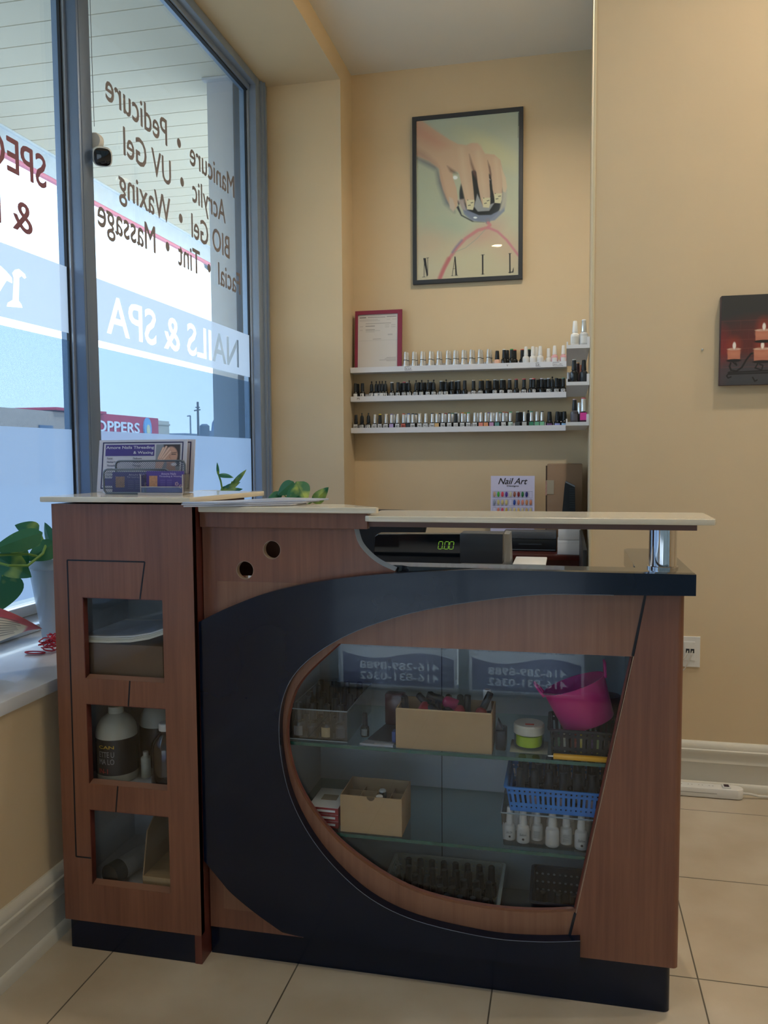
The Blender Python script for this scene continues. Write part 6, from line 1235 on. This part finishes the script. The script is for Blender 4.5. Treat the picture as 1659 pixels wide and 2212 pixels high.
for k in range(5):
    a = k * 2 * math.pi / 5; ex, ey = -.76 + .26 * math.cos(a), 2.95 + .26 * math.sin(a); q = MB(); q.tube([(-.76, 2.95, .10), (ex, ey, .065)], [.022, .014], 8); lg = q.build('leg', BLACK, oc)
    q = MB(); q.cyl((ex - .012, ey, .0285), (ex + .012, ey, .0285), .0275, seg=14); q.build('caster', BLACK, lg)
# mahogany desk in the alcove
md = thing('mahogany_desk', 'dark mahogany desk against the alcove back wall under the ledges', 'desk', (-.3, 4.5, 0))
MH = wood('mahogany', '3e1716', '572422', .3, (2.2, 40, 40))
DT = .705
q = MB(); q.box(-.75, .078, 4.20, YB - .03, DT - .028, DT, .003); q.build('desktop', mat('mahogany_top', '4d211c', .22, coat=.5), md)
q = MB(); q.box(-.72, -.70, 4.22, YB - .04, 0, DT - .028); q.build('side_panel', MH, md, smooth=0)
q = MB(); q.box(-.33, .075, 4.22, YB - .04, .02, DT - .028, .002); q.build('pedestal', MH, md, smooth=0)
for k in range(3):
    q = MB(); q.box(-.315, .060, 4.205, 4.22, .04 + k * .21, .04 + k * .21 + .19, .003); dr = q.build('drawer', MH, md)
    q = MB(); zc = .135 + k * .21; q.tube([(-.19, 4.205, zc), (-.19, 4.185, zc), (-.07, 4.185, zc), (-.07, 4.205, zc)], .005, 6); q.build('handle', CHROME, dr)
dv = thing('video_recorder', 'black video recorder box under a grey console on the mahogany desk', 'recorder', (-.16, 4.5, DT))
q = MB(); q.box(-.312, -.045, 4.34, 4.49, DT + .0005, DT + .062, .002); q.build('case', BLACK, dv)
q = MB(); q.box(-.305, -.05, 4.338, 4.34, DT + .006, DT + .010); q.build('front_line', mat('line_grey', '5f6870', .3), dv, smooth=0)
q = MB(); q.box(-.24, -.12, 4.338, 4.34, DT + .034, DT + .040); q.build('tray_slot', mat('slot_grey', '3d444b', .3), dv, smooth=0)
m = MB(); m.box(-.318, -.046, 4.35, 4.49, DT + .063, DT + .102, .004); tag(m.build('grey_console', mat('console_grey', '55585c', .5), loc=(-.17, 4.55, DT + .063)), 'flat grey console lying on the black video recorder', 'console')
for k in range(2):
    t = thing('white_box', ['lower', 'upper'][k] + ' white carton of the two stacked at the right end of the mahogany desk', 'box', (.02, 4.30, DT + .001 + k * .074), 'white cartons on the mahogany desk')
    q = MB(); q.box(-.038 + k * .003, .072 + k * .002, 4.215, 4.38, DT + .001 + k * .074, DT + .074 + k * .0735 - .0005, .001); q.build('carton', mat('carton_white', 'dddddd', .6), t)
    q = MB(); z_ = DT + .06 + k * .0735; q.box(-.0385 + k * .003, .0725 + k * .002, 4.2145, 4.3805, z_, z_ + .0006); q.build('lid_line', mat('line_pale', 'a9a9ab', .6), t, smooth=0)
ca = thing('nail_art_card', 'pale lilac display card of nail art designs leaning on the alcove wall', 'display card', (-.28, 4.62, .73))
cx0, cx1, cz0, cz1 = float(at(1056, 1060, 'y', 4.60)[0]), float(at(1153, 1060, 'y', 4.60)[0]), .712, float(at(1105, 1029, 'y', 4.62)[2])
al = math.radians(4); Mc = basis((cx0, 4.70, cz0), (1, 0, 0), (0, math.sin(al), math.cos(al)), (0, -math.cos(al), math.sin(al))); w = cx1 - cx0; h = (cz1 - cz0) / math.cos(al)
q = MB(); q.addmesh(plate([[(0, 0), (w, 0), (w, h), (0, h)]], .003), Mc); q.build('board', mat('card_lilac', 'd4d2ee', .45), ca, smooth=0)
q = MB(); text_fit(q, 'Nail Art', Mc @ Matrix.Translation((0, 0, .001)), w * .17, w * .84, h - .048, h - .012, .014, .35); q.build('title', mat('print_black', '2a2830', .6), ca, smooth=0)
q = MB(); text_fit(q, 'Designs', Mc @ Matrix.Translation((0, 0, .001)), w * .37, w * .64, h - .064, h - .053, .02); q.build('subtitle', mat('print_black', '2a2830', .6), ca, smooth=0)
NC = ['c9a98c', '4fb04e', 'd8455a', '5c3fa0', 'c9c6a8', '9a5c48', '8a2f3c', '2f7a4a', '34307a', None, '9aa3b8', 'd2c48a', 'd4c284', 'd8ca8c', None, '2f4fa8', 'd0836a', 'd4887a', 'c98a5c', 'd88a6a', None, 'd8806a', 'd0506a', 'c2a84c', 'd2c8a0', 'd0c08c', 'd4b878', 'd2c49c', 'c8b07a', 'd6c48c']
for rr_ in range(6):
    for k in range(10):
        cl = NC[(rr_ * 10 + k) % 30] if rr_ < 3 else ['d2c08c', 'd88a6a', 'c9c6a8'][k % 3]
        u = w * (.085 + k * .092); v = h - .105 - rr_ * .046
        if rr_ < 3:
            q = MB(); q.addmesh(plate([[(u - .0095, v - .020), (u + .0095, v - .020), (u + .0095, v + .018), (u - .0095, v + .018)], [(u - .0085, v - .019), (u + .0085, v - .019), (u + .0085, v + .017), (u - .0085, v + .017)]], .0003), Mc @ Matrix.Translation((0, 0, .0008))); q.build('cell_outline', mat('outline_grey', '7d7f9a', .6), ca, smooth=0)
        if cl and rr_ < 4:
            q = MB(); q.lathe([(0, 0), (.7, 0), (1, .004), (.85, .0035), (0, .0045)][1:] if False else [(.0072, 0), (.0070, .002), (.004, .0038), (0, .0042)], M=Mc @ Matrix.Translation((u, v, .001)) @ Matrix.Diagonal((1, 2.1, 1, 1)), seg=14, sq=2.8); q.build('nail_tip', colm(cl, .15), ca)
bxn = thing('brown_box', 'tall brown cardboard box standing at the right end of the mahogany desk', 'box', (0, 4.60, DT))
q = MB(); q.box(-.098, .086, 4.50, 4.78, DT + .001, 1.158, .002); q.build('carton', mat('carton_dull', '94785f', .85, noise=.05), bxn)
q = MB(); q.box(-.105, -.098, 4.50, 4.53, DT + .001, 1.150, .001); q.build('side_flap', mat('flap_dark', '4a3a30', .8), bxn, smooth=0)
q = MB(); q.box(-.102, -.062, 4.4985, 4.5, .997, 1.072); q.build('tape', mat('tape_clear', 'aba08c', .3), bxn, smooth=0)
q = MB(); q.box(-.106, -.099, 4.4975, 4.4985, .99, 1.068); q.build('red_print', mat('print_red_white', 'b78a80', .6, noise=.6, scale=90), bxn, smooth=0)
rt = thing('router', 'upright black wireless router in front of the tall brown box', 'router', (.02, 4.44, .86))
q = MB(); yr_ = 4.40; pr = [A(1214, 1110, yr_), A(1243, 1110, yr_), A(1242, 1049, yr_), A(1222, 1039, yr_), A(1220, 1046, yr_)]
q.prism([Vector((p_.x, yr_, p_.z)) for p_ in pr], (0, .05, 0)); q.build('case', mat('router_black', '1f262c', .35), rt, smooth=0)
q = MB(); a1_ = A(1222, 1039.5, yr_); a2_ = A(1242, 1049, yr_); q.prism([a1_ + Vector((0, -.001, 0)), a2_ + Vector((0, -.001, 0)), a2_ + Vector((0, -.001, -.008)), a1_ + Vector((0, -.001, -.008))], (0, .004, 0)); q.build('top_bezel', mat('bezel_grey', '8b939a', .3), rt, smooth=0)
q = MB()
for k in range(9): p_ = A(1236, 1056 + k * 5, yr_ - .001); q.quad(p_ + Vector((-.014, 0, 0)), p_ + Vector((.012, 0, 0)), p_ + Vector((.012, 0, .003)), p_ + Vector((-.014, 0, .003)))
q.build('vent', mat('vent_dark', '3a434a', .5), rt, smooth=0)
q = MB(); zz = A(1214, 1110, yr_).z; q.cyl((.018, yr_ + .03, .72), (.018, yr_ + .03, zz), .012, seg=12); q.cyl((.018, yr_ + .03, DT + .001), (.018, yr_ + .03, .722), .03, seg=16) if False else q.box(-.02, .05, yr_ - .0, yr_ + .06, .853, .87, .002); q.build('stand', BLACK, rt)
m = MB(); m.box(.068, .084, 3.30, 4.18, .001, .835, .002); tag(m.build('leaning_board', mat('panel_black', '14171b', .4), loc=(.085, 3.8, 0)), 'thin black board leaning along the alcove side wall', 'board')
